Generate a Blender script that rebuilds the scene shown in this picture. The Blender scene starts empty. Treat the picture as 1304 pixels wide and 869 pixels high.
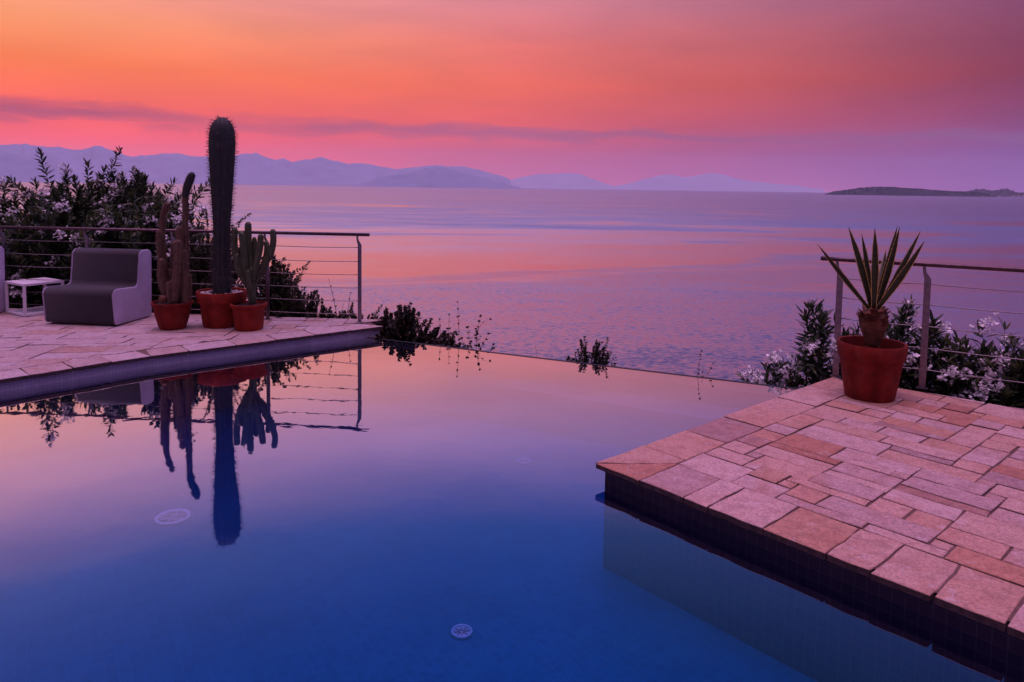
import bpy, bmesh, math, random
import numpy as np
from mathutils import Vector, Matrix
R = math.radians
scene = bpy.context.scene
COL = scene.collection
rng = np.random.default_rng(7)
random.seed(7)

# ------------------------------------------------------------------ camera
F, PITCH, ROLL, Y0, EYE = 910.0, R(3.9), R(0.83), 300.5, 1.73
cam_data = bpy.data.cameras.new('camera')
cam = bpy.data.objects.new('camera', cam_data)
COL.objects.link(cam)
cam_data.sensor_width = 36
cam_data.lens = F/1304*36
cam_data.shift_y = -(434.5-Y0)/1304
cam_data.clip_start = 0.05
cam_data.clip_end = 200000
CM = Matrix.Rotation(math.pi/2-PITCH, 4, 'X') @ Matrix.Rotation(ROLL, 4, 'Z')
cam.matrix_world = Matrix.Translation((0, 0, EYE)) @ CM
scene.camera = cam

def ray(x, y):
    return CM.to_3x3() @ Vector(((x-652)/F, -(y-Y0)/F, -1))
def atz(x, y, z):
    d = ray(x, y); t = (z-EYE)/d.z
    return Vector((d.x*t, d.y*t, z))
def aty(x, y, Y):
    d = ray(x, y); t = Y/d.y
    return Vector((d.x*t, Y, EYE+d.z*t))

DECK = 0.117
SEA = -35.0

# ------------------------------------------------------------------ helpers
def srgb(r, g, b):
    def f(c):
        c /= 255.0
        return c/12.92 if c <= 0.04045 else ((c+0.055)/1.055)**2.4
    return (f(r), f(g), f(b), 1)

class MB:
    """collects geometry for ONE mesh object"""
    def __init__(s):
        s.v = []; s.f = []; s.mi = []; s.uv = {}; s.tint = []
    def add(s, verts, faces, mi=0, tint=None):
        o = len(s.v)
        s.v.extend([tuple(p) for p in verts])
        s.f.extend([tuple(o+i for i in f) for f in faces])
        s.mi.extend([mi]*len(faces))
        s.tint.extend([0.5 if tint is None else tint]*len(verts))
        return s
    def box(s, c, size, rot=None, mi=0, tint=None):
        x, y, z = [q/2 for q in size]
        vs = [Vector((sx*x, sy*y, sz*z)) for sx in (-1, 1) for sy in (-1, 1) for sz in (-1, 1)]
        if rot is not None: vs = [rot @ v for v in vs]
        vs = [v+Vector(c) for v in vs]
        fs = [(0, 1, 3, 2), (4, 6, 7, 5), (0, 4, 5, 1), (2, 3, 7, 6), (0, 2, 6, 4), (1, 5, 7, 3)]
        return s.add(vs, fs, mi, tint)
    def bar(s, a, b, w, t, up=(0, 0, 1), mi=0):
        a, b = Vector(a), Vector(b); d = (b-a); L = d.length; d.normalize()
        u = Vector(up); x = d.cross(u)
        if x.length < 1e-4: x = d.cross(Vector((1, 0, 0)))
        x.normalize(); y = d.cross(x)
        rot = Matrix((x, y, d)).transposed()
        return s.box((a+b)/2, (w, t, L), rot, mi)
    def tube(s, pts, rad, n=10, mi=0, caps=True, ribs=0, depth=0.0, tint=None):
        pts = [Vector(p) for p in pts]
        if not hasattr(rad, '__len__'): rad = [rad]*len(pts)
        ref = None; vs = []
        for i, p in enumerate(pts):
            d = (pts[min(i+1, len(pts)-1)]-pts[max(i-1, 0)]).normalized()
            if ref is None:
                ref = d.orthogonal().normalized()
                if abs(d.z) > .5: ref = Vector((1, 0, 0)) - d*d.x; ref.normalize()
            ref = (ref - d*ref.dot(d)).normalized()
            bi = d.cross(ref)
            for k in range(n):
                a = 2*math.pi*k/n
                r = rad[i]
                if ribs: r *= 1-depth*(0.5-0.5*math.cos(a*ribs))
                vs.append(p+ref*(math.cos(a)*r)+bi*(math.sin(a)*r))
        fs = []
        for i in range(len(pts)-1):
            for k in range(n):
                k2 = (k+1) % n
                fs.append((i*n+k, i*n+k2, (i+1)*n+k2, (i+1)*n+k))
        if caps:
            fs.append(tuple(reversed(range(n)))); fs.append(tuple((len(pts)-1)*n+k for k in range(n)))
        return s.add(vs, fs, mi, tint)
    def lathe(s, prof, c=(0, 0, 0), n=40, mi=0, tint=None):
        vs = []; fs = []
        for r, z in prof:
            for k in range(n):
                a = 2*math.pi*k/n
                vs.append((c[0]+r*math.cos(a), c[1]+r*math.sin(a), c[2]+z))
        m = len(prof)
        for i in range(m-1):
            for k in range(n):
                k2 = (k+1) % n
                fs.append((i*n+k, i*n+k2, (i+1)*n+k2, (i+1)*n+k))
        fs.append(tuple(reversed(range(n)))); fs.append(tuple((m-1)*n+k for k in range(n)))
        return s.add(vs, fs, mi, tint)
    def build(s, name, mats, parent=None, smooth=False, loc=None):
        me = bpy.data.meshes.new(name)
        me.from_pydata(s.v, [], s.f)
        if not isinstance(mats, (list, tuple)): mats = [mats]
        for m in mats: me.materials.append(m)
        if len(mats) > 1: me.polygons.foreach_set('material_index', s.mi)
        at = me.attributes.new('tint', 'FLOAT', 'POINT')
        at.data.foreach_set('value', np.array(s.tint, dtype=np.float32))
        if smooth: me.polygons.foreach_set('use_smooth', [True]*len(me.polygons))
        me.update()
        o = bpy.data.objects.new(name, me)
        COL.objects.link(o)
        if parent is not None: o.parent = parent
        if loc is not None: o.location = loc
        return o

def tag(o, label=None, cat=None, group=None, kind=None):
    if label: o['label'] = label
    if cat: o['category'] = cat
    if group: o['group'] = group
    if kind: o['kind'] = kind
    return o
def empty(name, loc, rz=0.0, label=None, cat=None, group=None):
    o = bpy.data.objects.new(name, None); COL.objects.link(o)
    o.location = loc; o.rotation_euler = (0, 0, rz); o.empty_display_size = .2
    return tag(o, label, cat, group)
def bevel(o, w, seg=3, angle=35):
    m = o.modifiers.new('bevel', 'BEVEL'); m.width = w; m.segments = seg
    m.limit_method = 'ANGLE'; m.angle_limit = R(angle)
    return o

# ------------------------------------------------------------------ materials
def new_mat(name):
    m = bpy.data.materials.new(name); m.use_nodes = True
    nt = m.node_tree
    return m, nt, nt.nodes['Principled BSDF']
def N(nt, t, **kw):
    n = nt.nodes.new(t)
    for k, v in kw.items(): setattr(n, k, v)
    return n
def L(nt, a, b): nt.links.new(a, b)
def ramp(nt, stops, interp='LINEAR'):
    n = N(nt, 'ShaderNodeValToRGB'); cr = n.color_ramp; cr.interpolation = interp
    while len(cr.elements) < len(stops): cr.elements.new(0.5)
    for e, (p, c) in zip(cr.elements, stops):
        e.position = p; e.color = c if len(c) == 4 else (*c, 1)
    return n
def math_n(nt, op, a, b=None, clamp=False):
    n = N(nt, 'ShaderNodeMath', operation=op, use_clamp=clamp)
    for i, q in enumerate((a, b)):
        if q is None: continue
        if isinstance(q, (int, float)): n.inputs[i].default_value = q
        else: L(nt, q, n.inputs[i])
    return n.outputs[0]
def mixc(nt, fac, a, b, blend='MIX'):
    n = N(nt, 'ShaderNodeMix', data_type='RGBA', blend_type=blend)
    for sock, q in ((n.inputs[0], fac), (n.inputs[6], a), (n.inputs[7], b)):
        if isinstance(q, (int, float)): sock.default_value = q
        elif isinstance(q, tuple): sock.default_value = q if len(q) == 4 else (*q, 1)
        else: L(nt, q, sock)
    return n.outputs[2]
def coords(nt, kind='Object', scale=(1, 1, 1), rot=(0, 0, 0)):
    t = N(nt, 'ShaderNodeTexCoord'); m = N(nt, 'ShaderNodeMapping')
    L(nt, t.outputs[kind], m.inputs[0]); m.inputs['Scale'].default_value = scale; m.inputs['Rotation'].default_value = rot
    return m.outputs[0]
def noise(nt, vec, scale, detail=4, rough=.55, dist=0):
    n = N(nt, 'ShaderNodeTexNoise'); L(nt, vec, n.inputs['Vector'])
    n.inputs['Scale'].default_value = scale; n.inputs['Detail'].default_value = detail
    n.inputs['Roughness'].default_value = rough; n.inputs['Distortion'].default_value = dist
    return n.outputs[0]
def bump(nt, bsdf, h, strength=.3, dist=.01):
    b = N(nt, 'ShaderNodeBump'); b.inputs['Strength'].default_value = strength; b.inputs['Distance'].default_value = dist
    L(nt, h, b.inputs['Height']); L(nt, b.outputs[0], bsdf.inputs['Normal'])
    return b

def simple(name, c1, c2, scale=20, rough=.6, bs=.2, bd=.004, metal=0, spec=.5, detail=5, lo=.35, hi=.65):
    m, nt, p = new_mat(name)
    v = coords(nt); n = noise(nt, v, scale, detail)
    r = ramp(nt, [(lo, c1), (hi, c2)]); L(nt, n, r.inputs[0]); L(nt, r.outputs[0], p.inputs['Base Color'])
    p.inputs['Roughness'].default_value = rough; p.inputs['Metallic'].default_value = metal
    p.inputs['Specular IOR Level'].default_value = spec
    if bs: bump(nt, p, noise(nt, v, scale*3, 4), bs, bd)
    return m

def stone_mat(name, tones):
    m, nt, p = new_mat(name)
    v = coords(nt)
    a = N(nt, 'ShaderNodeAttribute', attribute_name='tint')
    r = ramp(nt, tones); L(nt, a.outputs['Fac'], r.inputs[0])
    # offset the mottling per stone so that neighbouring stones do not share one pattern
    comb = N(nt, 'ShaderNodeCombineXYZ'); L(nt, math_n(nt, 'MULTIPLY', a.outputs['Fac'], 37.0), comb.inputs[2])
    va = N(nt, 'ShaderNodeVectorMath', operation='ADD'); L(nt, v, va.inputs[0]); L(nt, comb.outputs[0], va.inputs[1])
    n1 = noise(nt, va.outputs[0], 3.4, 7, .62, .8)
    n2 = noise(nt, va.outputs[0], 75, 6, .75)
    n3 = noise(nt, va.outputs[0], 7, 6, .68, 1.6)
    n4 = noise(nt, va.outputs[0], 14, 5, .6, .4)
    st = ramp(nt, [(.50, (0, 0, 0)), (.70, (1, 1, 1))]); L(nt, n1, st.inputs[0])
    c = mixc(nt, math_n(nt, 'MULTIPLY', st.outputs[0], .55), r.outputs[0], (.40, .17, .09))        # rusty veins
    pl = ramp(nt, [(.57, (0, 0, 0)), (.66, (1, 1, 1))]); L(nt, n3, pl.inputs[0])
    c = mixc(nt, math_n(nt, 'MULTIPLY', pl.outputs[0], .38), c, (.62, .52, .52))                   # pale calcite
    gr = ramp(nt, [(.36, (.62, .55, .55)), (.54, (1.04, 1.04, 1.04))]); L(nt, n4, gr.inputs[0])
    c = mixc(nt, .45, c, gr.outputs[0], 'MULTIPLY')                                                # worn, dirty patches
    sp = ramp(nt, [(.36, (.42, .37, .37)), (.58, (1.12, 1.12, 1.12))]); L(nt, n2, sp.inputs[0])
    c = mixc(nt, .7, c, sp.outputs[0], 'MULTIPLY')
    L(nt, c, p.inputs['Base Color'])
    p.inputs['Roughness'].default_value = .62
    h = math_n(nt, 'ADD', math_n(nt, 'MULTIPLY', n2, .5), math_n(nt, 'MULTIPLY', n3, 1.6))
    bump(nt, p, h, .6, .009)
    return m

STONE_R = stone_mat('terrace_stone_warm', [(0, (.46, .24, .15)), (.18, (.52, .31, .23)), (.36, (.56, .38, .33)), (.52, (.45, .29, .26)), (.66, (.55, .33, .25)), (.80, (.47, .22, .13)), (.9, (.38, .16, .095)), (1, (.36, .25, .25))])
STONE_EDGE = simple('shade_dark_stone_edge', (.050, .026, .026), (.11, .058, .055), 30, .85, .5, .006)  # slab sides coloured dark for the shade on faces turned away
STONE_L = stone_mat('terrace_stone_pale', [(0, (.44, .32, .29)), (.25, (.50, .38, .36)), (.5, (.53, .42, .41)), (.75, (.48, .38, .38)), (.92, (.45, .31, .26)), (1, (.42, .27, .21))])
MORTAR = simple('mortar', (.11, .06, .045), (.16, .09, .07), 60, .9, .4, .004)
def terracotta(name, c1, c2, dust):
    m, nt, p = new_mat(name); v = coords(nt)
    r = ramp(nt, [(.35, c1), (.65, c2)]); L(nt, noise(nt, v, 9, 5), r.inputs[0])
    vz = coords(nt, 'Object', (1, 1, .35)); d = ramp(nt, [(.50, (0, 0, 0)), (.72, (1, 1, 1))]); L(nt, noise(nt, vz, 11, 6, .65, .8), d.inputs[0])
    c = mixc(nt, math_n(nt, 'MULTIPLY', d.outputs[0], dust), r.outputs[0], (.30, .16, .13))        # lime bloom
    k = ramp(nt, [(.36, (.5, .45, .45)), (.5, (1, 1, 1))]); L(nt, noise(nt, vz, 5, 5, .6), k.inputs[0])
    L(nt, mixc(nt, .7, c, k.outputs[0], 'MULTIPLY'), p.inputs['Base Color'])                        # damp stains
    p.inputs['Roughness'].default_value = .82; p.inputs['Specular IOR Level'].default_value = .3
    bump(nt, p, noise(nt, v, 40, 5), .3, .003)
    return m
TERRA = terracotta('terracotta', (.20, .014, .007), (.30, .026, .012), .14)
TERRA_D = terracotta('terracotta_weathered', (.14, .009, .005), (.23, .018, .009), .14)
SOIL = simple('potting_soil', (.006, .004, .003), (.018, .012, .009), 40, .95, .8, .01)
PEBBLE = simple('pale_pebble', (.45, .38, .35), (.7, .64, .6), 30, .8, .2)
STEEL = simple('brushed_steel', (.20, .17, .19), (.30, .26, .28), 30, .38, .06, .001, metal=1)
RAILM = simple('handrail_bronze', (.07, .045, .05), (.12, .075, .08), 25, .4, .05, .001, metal=.8)
CABLE = simple('cable_steel', (.2, .17, .17), (.28, .24, .24), 50, .45, 0, metal=1)
WHITEM = simple('white_powder_coat', (.68, .66, .68), (.76, .74, .76), 30, .45, .05, .001)

def fabric(name, c1, c2):
    m, nt, p = new_mat(name)
    v = coords(nt)
    n = noise(nt, v, 220, 3, .7); n2 = noise(nt, v, 4, 4)
    r = ramp(nt, [(.35, c1), (.65, c2)]); L(nt, n, r.inputs[0])
    d = ramp(nt, [(.3, (.8, .8, .8)), (.7, (1.1, 1.1, 1.1))]); L(nt, n2, d.inputs[0])
    L(nt, mixc(nt, 1, r.outputs[0], d.outputs[0], 'MULTIPLY'), p.inputs['Base Color'])
    p.inputs['Roughness'].default_value = .9; p.inputs['Sheen Weight'].default_value = .25
    w = N(nt, 'ShaderNodeTexWave'); L(nt, v, w.inputs[0]); w.inputs['Scale'].default_value = 90
    w.inputs['Distortion'].default_value = 3
    bump(nt, p, math_n(nt, 'ADD', w.outputs['Fac'], n), .35, .003)
    return m
FAB_D = fabric('charcoal_woven', (.015, .012, .016), (.032, .025, .033))
FAB_L = fabric('pale_grey_woven', (.43, .37, .52), (.54, .47, .63))

def leaf_mat(name, c1, c2, c3, rough=.5, trans=.25):
    m, nt, p = new_mat(name)
    a = N(nt, 'ShaderNodeAttribute', attribute_name='tint')
    r = ramp(nt, [(0, c1), (.6, c2), (1, c3)]); L(nt, a.outputs['Fac'], r.inputs[0])
    n = noise(nt, coords(nt), 30, 3)
    d = ramp(nt, [(.3, (.75, .75, .75)), (.7, (1.2, 1.2, 1.2))]); L(nt, n, d.inputs[0])
    c = mixc(nt, 1, r.outputs[0], d.outputs[0], 'MULTIPLY')
    L(nt, c, p.inputs['Base Color']); p.inputs['Roughness'].default_value = rough
    p.inputs['Specular IOR Level'].default_value = .35
    if trans:
        tr = N(nt, 'ShaderNodeBsdfTranslucent'); L(nt, c, tr.inputs[0])
        mx = N(nt, 'ShaderNodeMixShader'); mx.inputs[0].default_value = trans
        L(nt, p.outputs[0], mx.inputs[1]); L(nt, tr.outputs[0], mx.inputs[2])
        L(nt, mx.outputs[0], nt.nodes['Material Output'].inputs['Surface'])
    return m
OLEANDER = leaf_mat('oleander_leaf', (.016, .030, .014), (.042, .068, .026), (.12, .14, .05))
DARKLEAF = leaf_mat('dark_shrub_leaf', (.012, .018, .010), (.030, .038, .015), (.085, .075, .030))
OLIVELEAF = leaf_mat('olive_shrub_leaf', (.022, .026, .010), (.046, .050, .016), (.08, .075, .028))
REDLEAF = leaf_mat('reddish_creeper_leaf', (.014, .018, .012), (.035, .034, .018), (.10, .045, .030))
PETAL = leaf_mat('oleander_petal', (.78, .74, .72), (.86, .83, .82), (.90, .88, .87), .6, .15)
STEMM = simple('shrub_stem', (.04, .028, .02), (.075, .05, .036), 30, .85, .4)
CACT_B = simple('cactus_skin_dark', (.016, .022, .020), (.034, .040, .034), 18, .6, .3)
CACT_L = simple('cactus_skin_rusty', (.075, .045, .026), (.16, .088, .05), 24, .7, .4)
CACT_G = simple('euphorbia_skin_green', (.045, .060, .022), (.085, .10, .040), 14, .55, .3)
SPINE = simple('cactus_spine', (.05, .034, .034), (.10, .066, .062), 40, .6, 0)
SPINE_L = simple('cactus_spine_tan', (.20, .115, .08), (.32, .19, .135), 40, .6, 0)
AGAVE = leaf_mat('agave_blade', (.024, .034, .014), (.038, .048, .018), (.055, .06, .02), .45, .08)
AGAVE_E = leaf_mat('agave_margin', (.48, .34, .10), (.55, .40, .12), (.60, .44, .14), .5, .08)
HUSK = simple('agave_husk', (.10, .035, .018), (.22, .085, .04), 20, .85, .5, .006)
FIXT = simple('white_pool_fitting', (.62, .66, .68), (.74, .76, .78), 40, .4, .05, .001)
FIXB = simple('water_tinted_pool_fitting', (.20, .48, .62), (.28, .56, .70), 40, .4, .05, .001)  # the water's blue tint put into the colour of the small inlets
FIXD = simple('pool_fitting_slots', (.16, .12, .13), (.26, .19, .19), 40, .5, .05, .001)

def tile_mat(name, c1, c2, grout, w, vary=.3, rough=.3, mort=.06):
    m, nt, p = new_mat(name)
    v = coords(nt, 'UV')
    b = N(nt, 'ShaderNodeTexBrick'); L(nt, v, b.inputs['Vector'])
    b.offset = 0; b.squash = 1
    b.inputs['Color1'].default_value = (*c1, 1); b.inputs['Color2'].default_value = (*c2, 1); b.inputs['Mortar'].default_value = (*grout, 1)
    b.inputs['Scale'].default_value = 1; b.inputs['Brick Width'].default_value = w; b.inputs['Row Height'].default_value = w
    b.inputs['Mortar Size'].default_value = w*mort; b.inputs['Mortar Smooth'].default_value = .2; b.inputs['Bias'].default_value = 0
    n = noise(nt, v, 1.7, 4); d = ramp(nt, [(.3, (1-vary,)*3), (.7, (1+vary,)*3)]); L(nt, n, d.inputs[0])
    L(nt, mixc(nt, 1, b.outputs['Color'], d.outputs[0], 'MULTIPLY'), p.inputs['Base Color'])
    p.inputs['Roughness'].default_value = rough
    bump(nt, p, b.outputs['Fac'], -.2, .002)
    return m
TILE_FLOOR = tile_mat('pool_mosaic_blue', (.002, .115, .215), (.003, .14, .25), (.006, .155, .278), .05, .12, mort=.05)
TILE_BENCH = tile_mat('pool_mosaic_bench', (.10, .13, .22), (.12, .15, .25), (.14, .17, .25), .05, .12)
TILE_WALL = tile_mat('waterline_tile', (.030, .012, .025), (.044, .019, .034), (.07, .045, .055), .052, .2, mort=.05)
TILE_PALE = tile_mat('pale_wall_mosaic', (.62, .48, .54), (.70, .55, .61), (.50, .38, .44), .03, .12, .45)

# ------------------------------------------------------------------ world: dusk sky after sunset
def make_world():
    w = bpy.data.worlds.new('World'); scene.world = w; w.use_nodes = True
    nt = w.node_tree; bg = nt.nodes['Background']
    tc = N(nt, 'ShaderNodeTexCoord'); sx = N(nt, 'ShaderNodeSeparateXYZ'); L(nt, tc.outputs['Generated'], sx.inputs[0])
    el = math_n(nt, 'MULTIPLY', math_n(nt, 'ARCSINE', sx.outputs[2]), 180/math.pi)
    az = math_n(nt, 'MULTIPLY', math_n(nt, 'ARCTAN2', sx.outputs[0], sx.outputs[1]), 180/math.pi)
    pos = math_n(nt, 'POWER', math_n(nt, 'DIVIDE', math_n(nt, 'MAXIMUM', el, 0.0), 90.0), .5, True)
    P = lambda e: (e/90)**.5
    E = SKY_E
    rr = {}
    for k in ('left', 'mid', 'right', 'back'):
        st = [(P(e), c if max(c[:3]) < 3 and len(c) == 4 else c) for e, c in zip(E, SKY[k])]
        rr[k] = ramp(nt, st); L(nt, pos, rr[k].inputs[0])
    def sm(a, b, src=az):
        m = N(nt, 'ShaderNodeMapRange', interpolation_type='LINEAR', clamp=True)
        L(nt, src, m.inputs[0]); m.inputs[1].default_value = a; m.inputs[2].default_value = b
        return m.outputs[0]
    c = mixc(nt, sm(-36, 0), rr['left'].outputs[0], rr['mid'].outputs[0])
    c = mixc(nt, sm(0, 36), c, rr['right'].outputs[0])
    aaz = math_n(nt, 'ABSOLUTE', az)
    c = mixc(nt, sm(80, 140, math_n(nt, 'MAXIMUM', az, math_n(nt, 'ADD', math_n(nt, 'MULTIPLY', az, -4.0), -70.0))), c, rr['back'].outputs[0])
    # soft uneven veil of high cloud
    cv = N(nt, 'ShaderNodeCombineXYZ'); L(nt, math_n(nt, 'MULTIPLY', az, .045), cv.inputs[0]); L(nt, math_n(nt, 'MULTIPLY', el, .22), cv.inputs[1])
    n1 = noise(nt, cv.outputs[0], 1.6, 5, .5, .4)
    v1 = ramp(nt, [(.3, (.90, .92, .96)), (.7, (1.08, 1.06, 1.03))]); L(nt, n1, v1.inputs[0])
    c = mixc(nt, 1, c, v1.outputs[0], 'MULTIPLY')
    # long low cloud bar, thick on the left and ragged on the right
    cv2 = N(nt, 'ShaderNodeCombineXYZ'); L(nt, math_n(nt, 'MULTIPLY', az, .10), cv2.inputs[0]); L(nt, math_n(nt, 'MULTIPLY', el, .55), cv2.inputs[1])
    n2 = noise(nt, cv2.outputs[0], 1.5, 8, .58, .5)
    wob = math_n(nt, 'MULTIPLY', math_n(nt, 'SUBTRACT', n2, .5), 2.3)
    cen = math_n(nt, 'ADD', math_n(nt, 'MULTIPLY', az, -.012), 4.25)
    dd = math_n(nt, 'SUBTRACT', math_n(nt, 'SUBTRACT', el, cen), wob)
    wid = math_n(nt, 'ADD', .5, math_n(nt, 'MULTIPLY', sm(20, -36), .55))
    g = math_n(nt, 'SUBTRACT', 1.0, math_n(nt, 'POWER', math_n(nt, 'ABSOLUTE', math_n(nt, 'DIVIDE', dd, wid)), 1.6), True)
    n3 = noise(nt, cv2.outputs[0], .55, 4, .5)
    brk = ramp(nt, [(.30, (.25,)*3), (.5, (1,)*3)]); L(nt, n3, brk.inputs[0])
    amt = math_n(nt, 'MULTIPLY', g, brk.outputs[0])
    amt = math_n(nt, 'MULTIPLY', amt, math_n(nt, 'ADD', .56, math_n(nt, 'MULTIPLY', sm(-5, -30), .20)))
    amt = math_n(nt, 'MULTIPLY', amt, sm(75, 50, aaz))
    c = mixc(nt, amt, c, mixc(nt, sm(-32, 0), srgb(156, 68, 88), srgb(140, 92, 132)))
    L(nt, c, bg.inputs['Color']); bg.inputs['Strength'].default_value = SKY_STRENGTH
SKY_STRENGTH = 1.0
SKY_E = [0, 1.5, 3, 5, 8, 11, 15, 20, 26, 36, 58, 80]
S = srgb
HAZE_COLOR = (.70, .80, 1.0); HAZE_DENSITY = 2.5e-5; HAZE_TOP = 1400
AIR = (.33, .19, .42)                      # the light that much air sends back; the low sky is set so that it looks right through it
def low(cols):
    out = []
    for e, c in zip(SKY_E, cols):
        path = min(31000, (HAZE_TOP-EYE)/max(math.sin(R(e)), .02)); T = math.exp(-HAZE_DENSITY*path)
        out.append(tuple(max(.005, (c[k]-(1-T)*AIR[k])/T) for k in range(3))+(1,))
    return out
ZENITH = (5.3, 2.65, 4.8, 1); HIGH = (.42, .30, .75, 1)
SKY = {
 'left':  low([S(250,130,148), S(255,120,132), S(255,112,116), S(255,112,98), S(255,132,86), S(255,160,116), S(252,166,160)])+[(1.0,.48,.74,1), (.22,.28,.74,1), (.06,.18,.62,1), HIGH, ZENITH],
 'mid':   low([S(205,125,165), S(197,116,158), S(200,109,142), S(226,106,114), S(238,113,102), S(232,121,118), S(218,138,154)])+[(.60,.35,.78,1), (.09,.20,.68,1), (.03,.15,.58,1), HIGH, ZENITH],
 'right': low([S(163,114,176), S(152,106,166), S(144,98,154), S(142,82,124), S(140,69,93), S(140,76,105), S(124,80,126)])+[(.22,.14,.46,1), (.05,.11,.50,1), (.03,.14,.54,1), HIGH, ZENITH],
 'back':  [(.06,.035,.08,1)]*7+[(.07,.04,.10,1), (.09,.05,.13,1), (.22,.12,.28,1), HIGH, ZENITH],
}
make_world()
sun_d = bpy.data.lights.new('sun', 'SUN'); sun = bpy.data.objects.new('sun', sun_d); COL.objects.link(sun)
sun_d.energy = .15; sun_d.angle = R(25); sun_d.color = (1, .55, .38)
SUN_AZ, SUN_EL = R(-72), R(10)     # the glow left of the frame, beyond the bushes
sdir = Vector((math.sin(SUN_AZ)*math.cos(SUN_EL), math.cos(SUN_AZ)*math.cos(SUN_EL), math.sin(SUN_EL)))
sun.rotation_euler = (-sdir).to_track_quat('-Z', 'Y').to_euler()

# ------------------------------------------------------------------ sea
WAVE = .50
def make_sea():
    mb = MB(); n = 96
    rings = [0, 30, 200, 1000, 5000, 15000, 30500]
    vs = [(0, 0, SEA)]; fs = []
    for r in rings[1:]:
        for k in range(n):
            a = 2*math.pi*k/n; vs.append((r*math.cos(a), r*math.sin(a), SEA))
    for k in range(n): fs.append((0, 1+k, 1+(k+1) % n))
    for i in range(len(rings)-2):
        for k in range(n):
            a = 1+i*n; k2 = (k+1) % n
            fs.append((a+k, a+n+k, a+n+k2, a+k2))
    mb.add(vs, fs)
    m, nt, p = new_mat('sea_water')
    v = coords(nt)
    nt.nodes.remove(p)
    df = N(nt, 'ShaderNodeBsdfDiffuse'); df.inputs[0].default_value = (.030, .014, .040, 1)
    p = N(nt, 'ShaderNodeBsdfGlossy'); lw = N(nt, 'ShaderNodeLayerWeight'); lw.inputs[0].default_value = .5
    fr = math_n(nt, 'MINIMUM', math_n(nt, 'ADD', .02, math_n(nt, 'MULTIPLY', math_n(nt, 'POWER', lw.outputs['Facing'], 5.0), 3.2)), 1.0)
    mx = N(nt, 'ShaderNodeMixShader'); L(nt, fr, mx.inputs[0]); L(nt, df.outputs[0], mx.inputs[1]); L(nt, p.outputs[0], mx.inputs[2])
    L(nt, mx.outputs[0], nt.nodes['Material Output'].inputs['Surface'])
    # wind patches: slicks (calm) against ruffled water
    vm = coords(nt, 'Object', (.55, 1, 1), (0, 0, R(-8)))
    pn = noise(nt, vm, .0042, 5, .55, .6)
    sp = N(nt, 'ShaderNodeSeparateXYZ'); L(nt, v, sp.inputs[0])
    ln = math_n(nt, 'LOGARITHM', math_n(nt, 'MAXIMUM', sp.outputs[1], 50.0), 10.0)       # 2 = 100 m off, 3 = 1 km off
    vs_ = coords(nt, 'Object', (.25, 1, 1), (0, 0, R(-6))); stk = noise(nt, vs_, .012, 5, .6, .4)
    big = noise(nt, vm, .0016, 3, .5, .3)
    q = math_n(nt, 'ADD', ln, math_n(nt, 'MULTIPLY', math_n(nt, 'SUBTRACT', pn, .5), 1.7))
    q = math_n(nt, 'ADD', q, math_n(nt, 'MULTIPLY', math_n(nt, 'SUBTRACT', stk, .5), .60))
    q_raw = math_n(nt, 'SUBTRACT', ln, 2.0)
    pr = ramp(nt, [(0, (1,)*3), (.28, (.95,)*3), (.345, (.9,)*3), (.385, (.35,)*3), (.415, (.85,)*3), (.455, (.80,)*3), (.52, (.10,)*3), (.74, (.08,)*3), (.86, (.8,)*3), (.93, (.75,)*3), (1, (1,)*3)])
    L(nt, math_n(nt, 'SUBTRACT', q, 2.0, True), pr.inputs[0])
    ruf = math_n(nt, 'MULTIPLY', pr.outputs[0], math_n(nt, 'ADD', .7, math_n(nt, 'MULTIPLY', big, .6)))
    rgh = ramp(nt, [(0, (.25,)*3), (.3, (.24,)*3), (.5, (.24,)*3), (.7, (.22,)*3), (1, (.24,)*3)]); L(nt, math_n(nt, 'DIVIDE', q_raw, 1.6), rgh.inputs[0])
    L(nt, math_n(nt, 'MULTIPLY', rgh.outputs[0], math_n(nt, 'ADD', .75, math_n(nt, 'MULTIPLY', ruf, .35))), p.inputs['Roughness'])
    # wave slopes: swell faces lean to the shore, ripples and larger wind waves on top
    def nvec(vec, scale, detail, rough):
        n = N(nt, 'ShaderNodeTexNoise'); L(nt, vec, n.inputs['Vector']); n.inputs['Scale'].default_value = scale
        n.inputs['Detail'].default_value = detail; n.inputs['Roughness'].default_value = rough; n.inputs['Distortion'].default_value = .4
        q = N(nt, 'ShaderNodeVectorMath', operation='SUBTRACT'); L(nt, n.outputs['Color'], q.inputs[0]); q.inputs[1].default_value = (.5, .5, .5)
        return q.outputs[0]
    def vscale(vec, k):
        q = N(nt, 'ShaderNodeVectorMath', operation='SCALE'); L(nt, vec, q.inputs[0])
        if isinstance(k, float): q.inputs['Scale'].default_value = k
        else: L(nt, k, q.inputs['Scale'])
        return q.outputs[0]
    def vadd(a, b):
        q = N(nt, 'ShaderNodeVectorMath', operation='ADD'); L(nt, a, q.inputs[0]); L(nt, b, q.inputs[1]); return q.outputs[0]
    w1 = nvec(coords(nt, 'Object', (.6, 1, 1), (0, 0, R(10))), .95, 4, .65)
    w2 = nvec(coords(nt, 'Object', (.35, 1, 1), (0, 0, R(-7))), .09, 3, .55)
    w3 = nvec(coords(nt, 'Object', (.25, 1, 1), (0, 0, R(4))), .016, 3, .55)
    near = math_n(nt, 'MINIMUM', math_n(nt, 'DIVIDE', 260.0, math_n(nt, 'MAXIMUM', sp.outputs[1], 50.0)), 1.3)
    amp = math_n(nt, 'ADD', .25, math_n(nt, 'MULTIPLY', ruf, .75))
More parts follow.
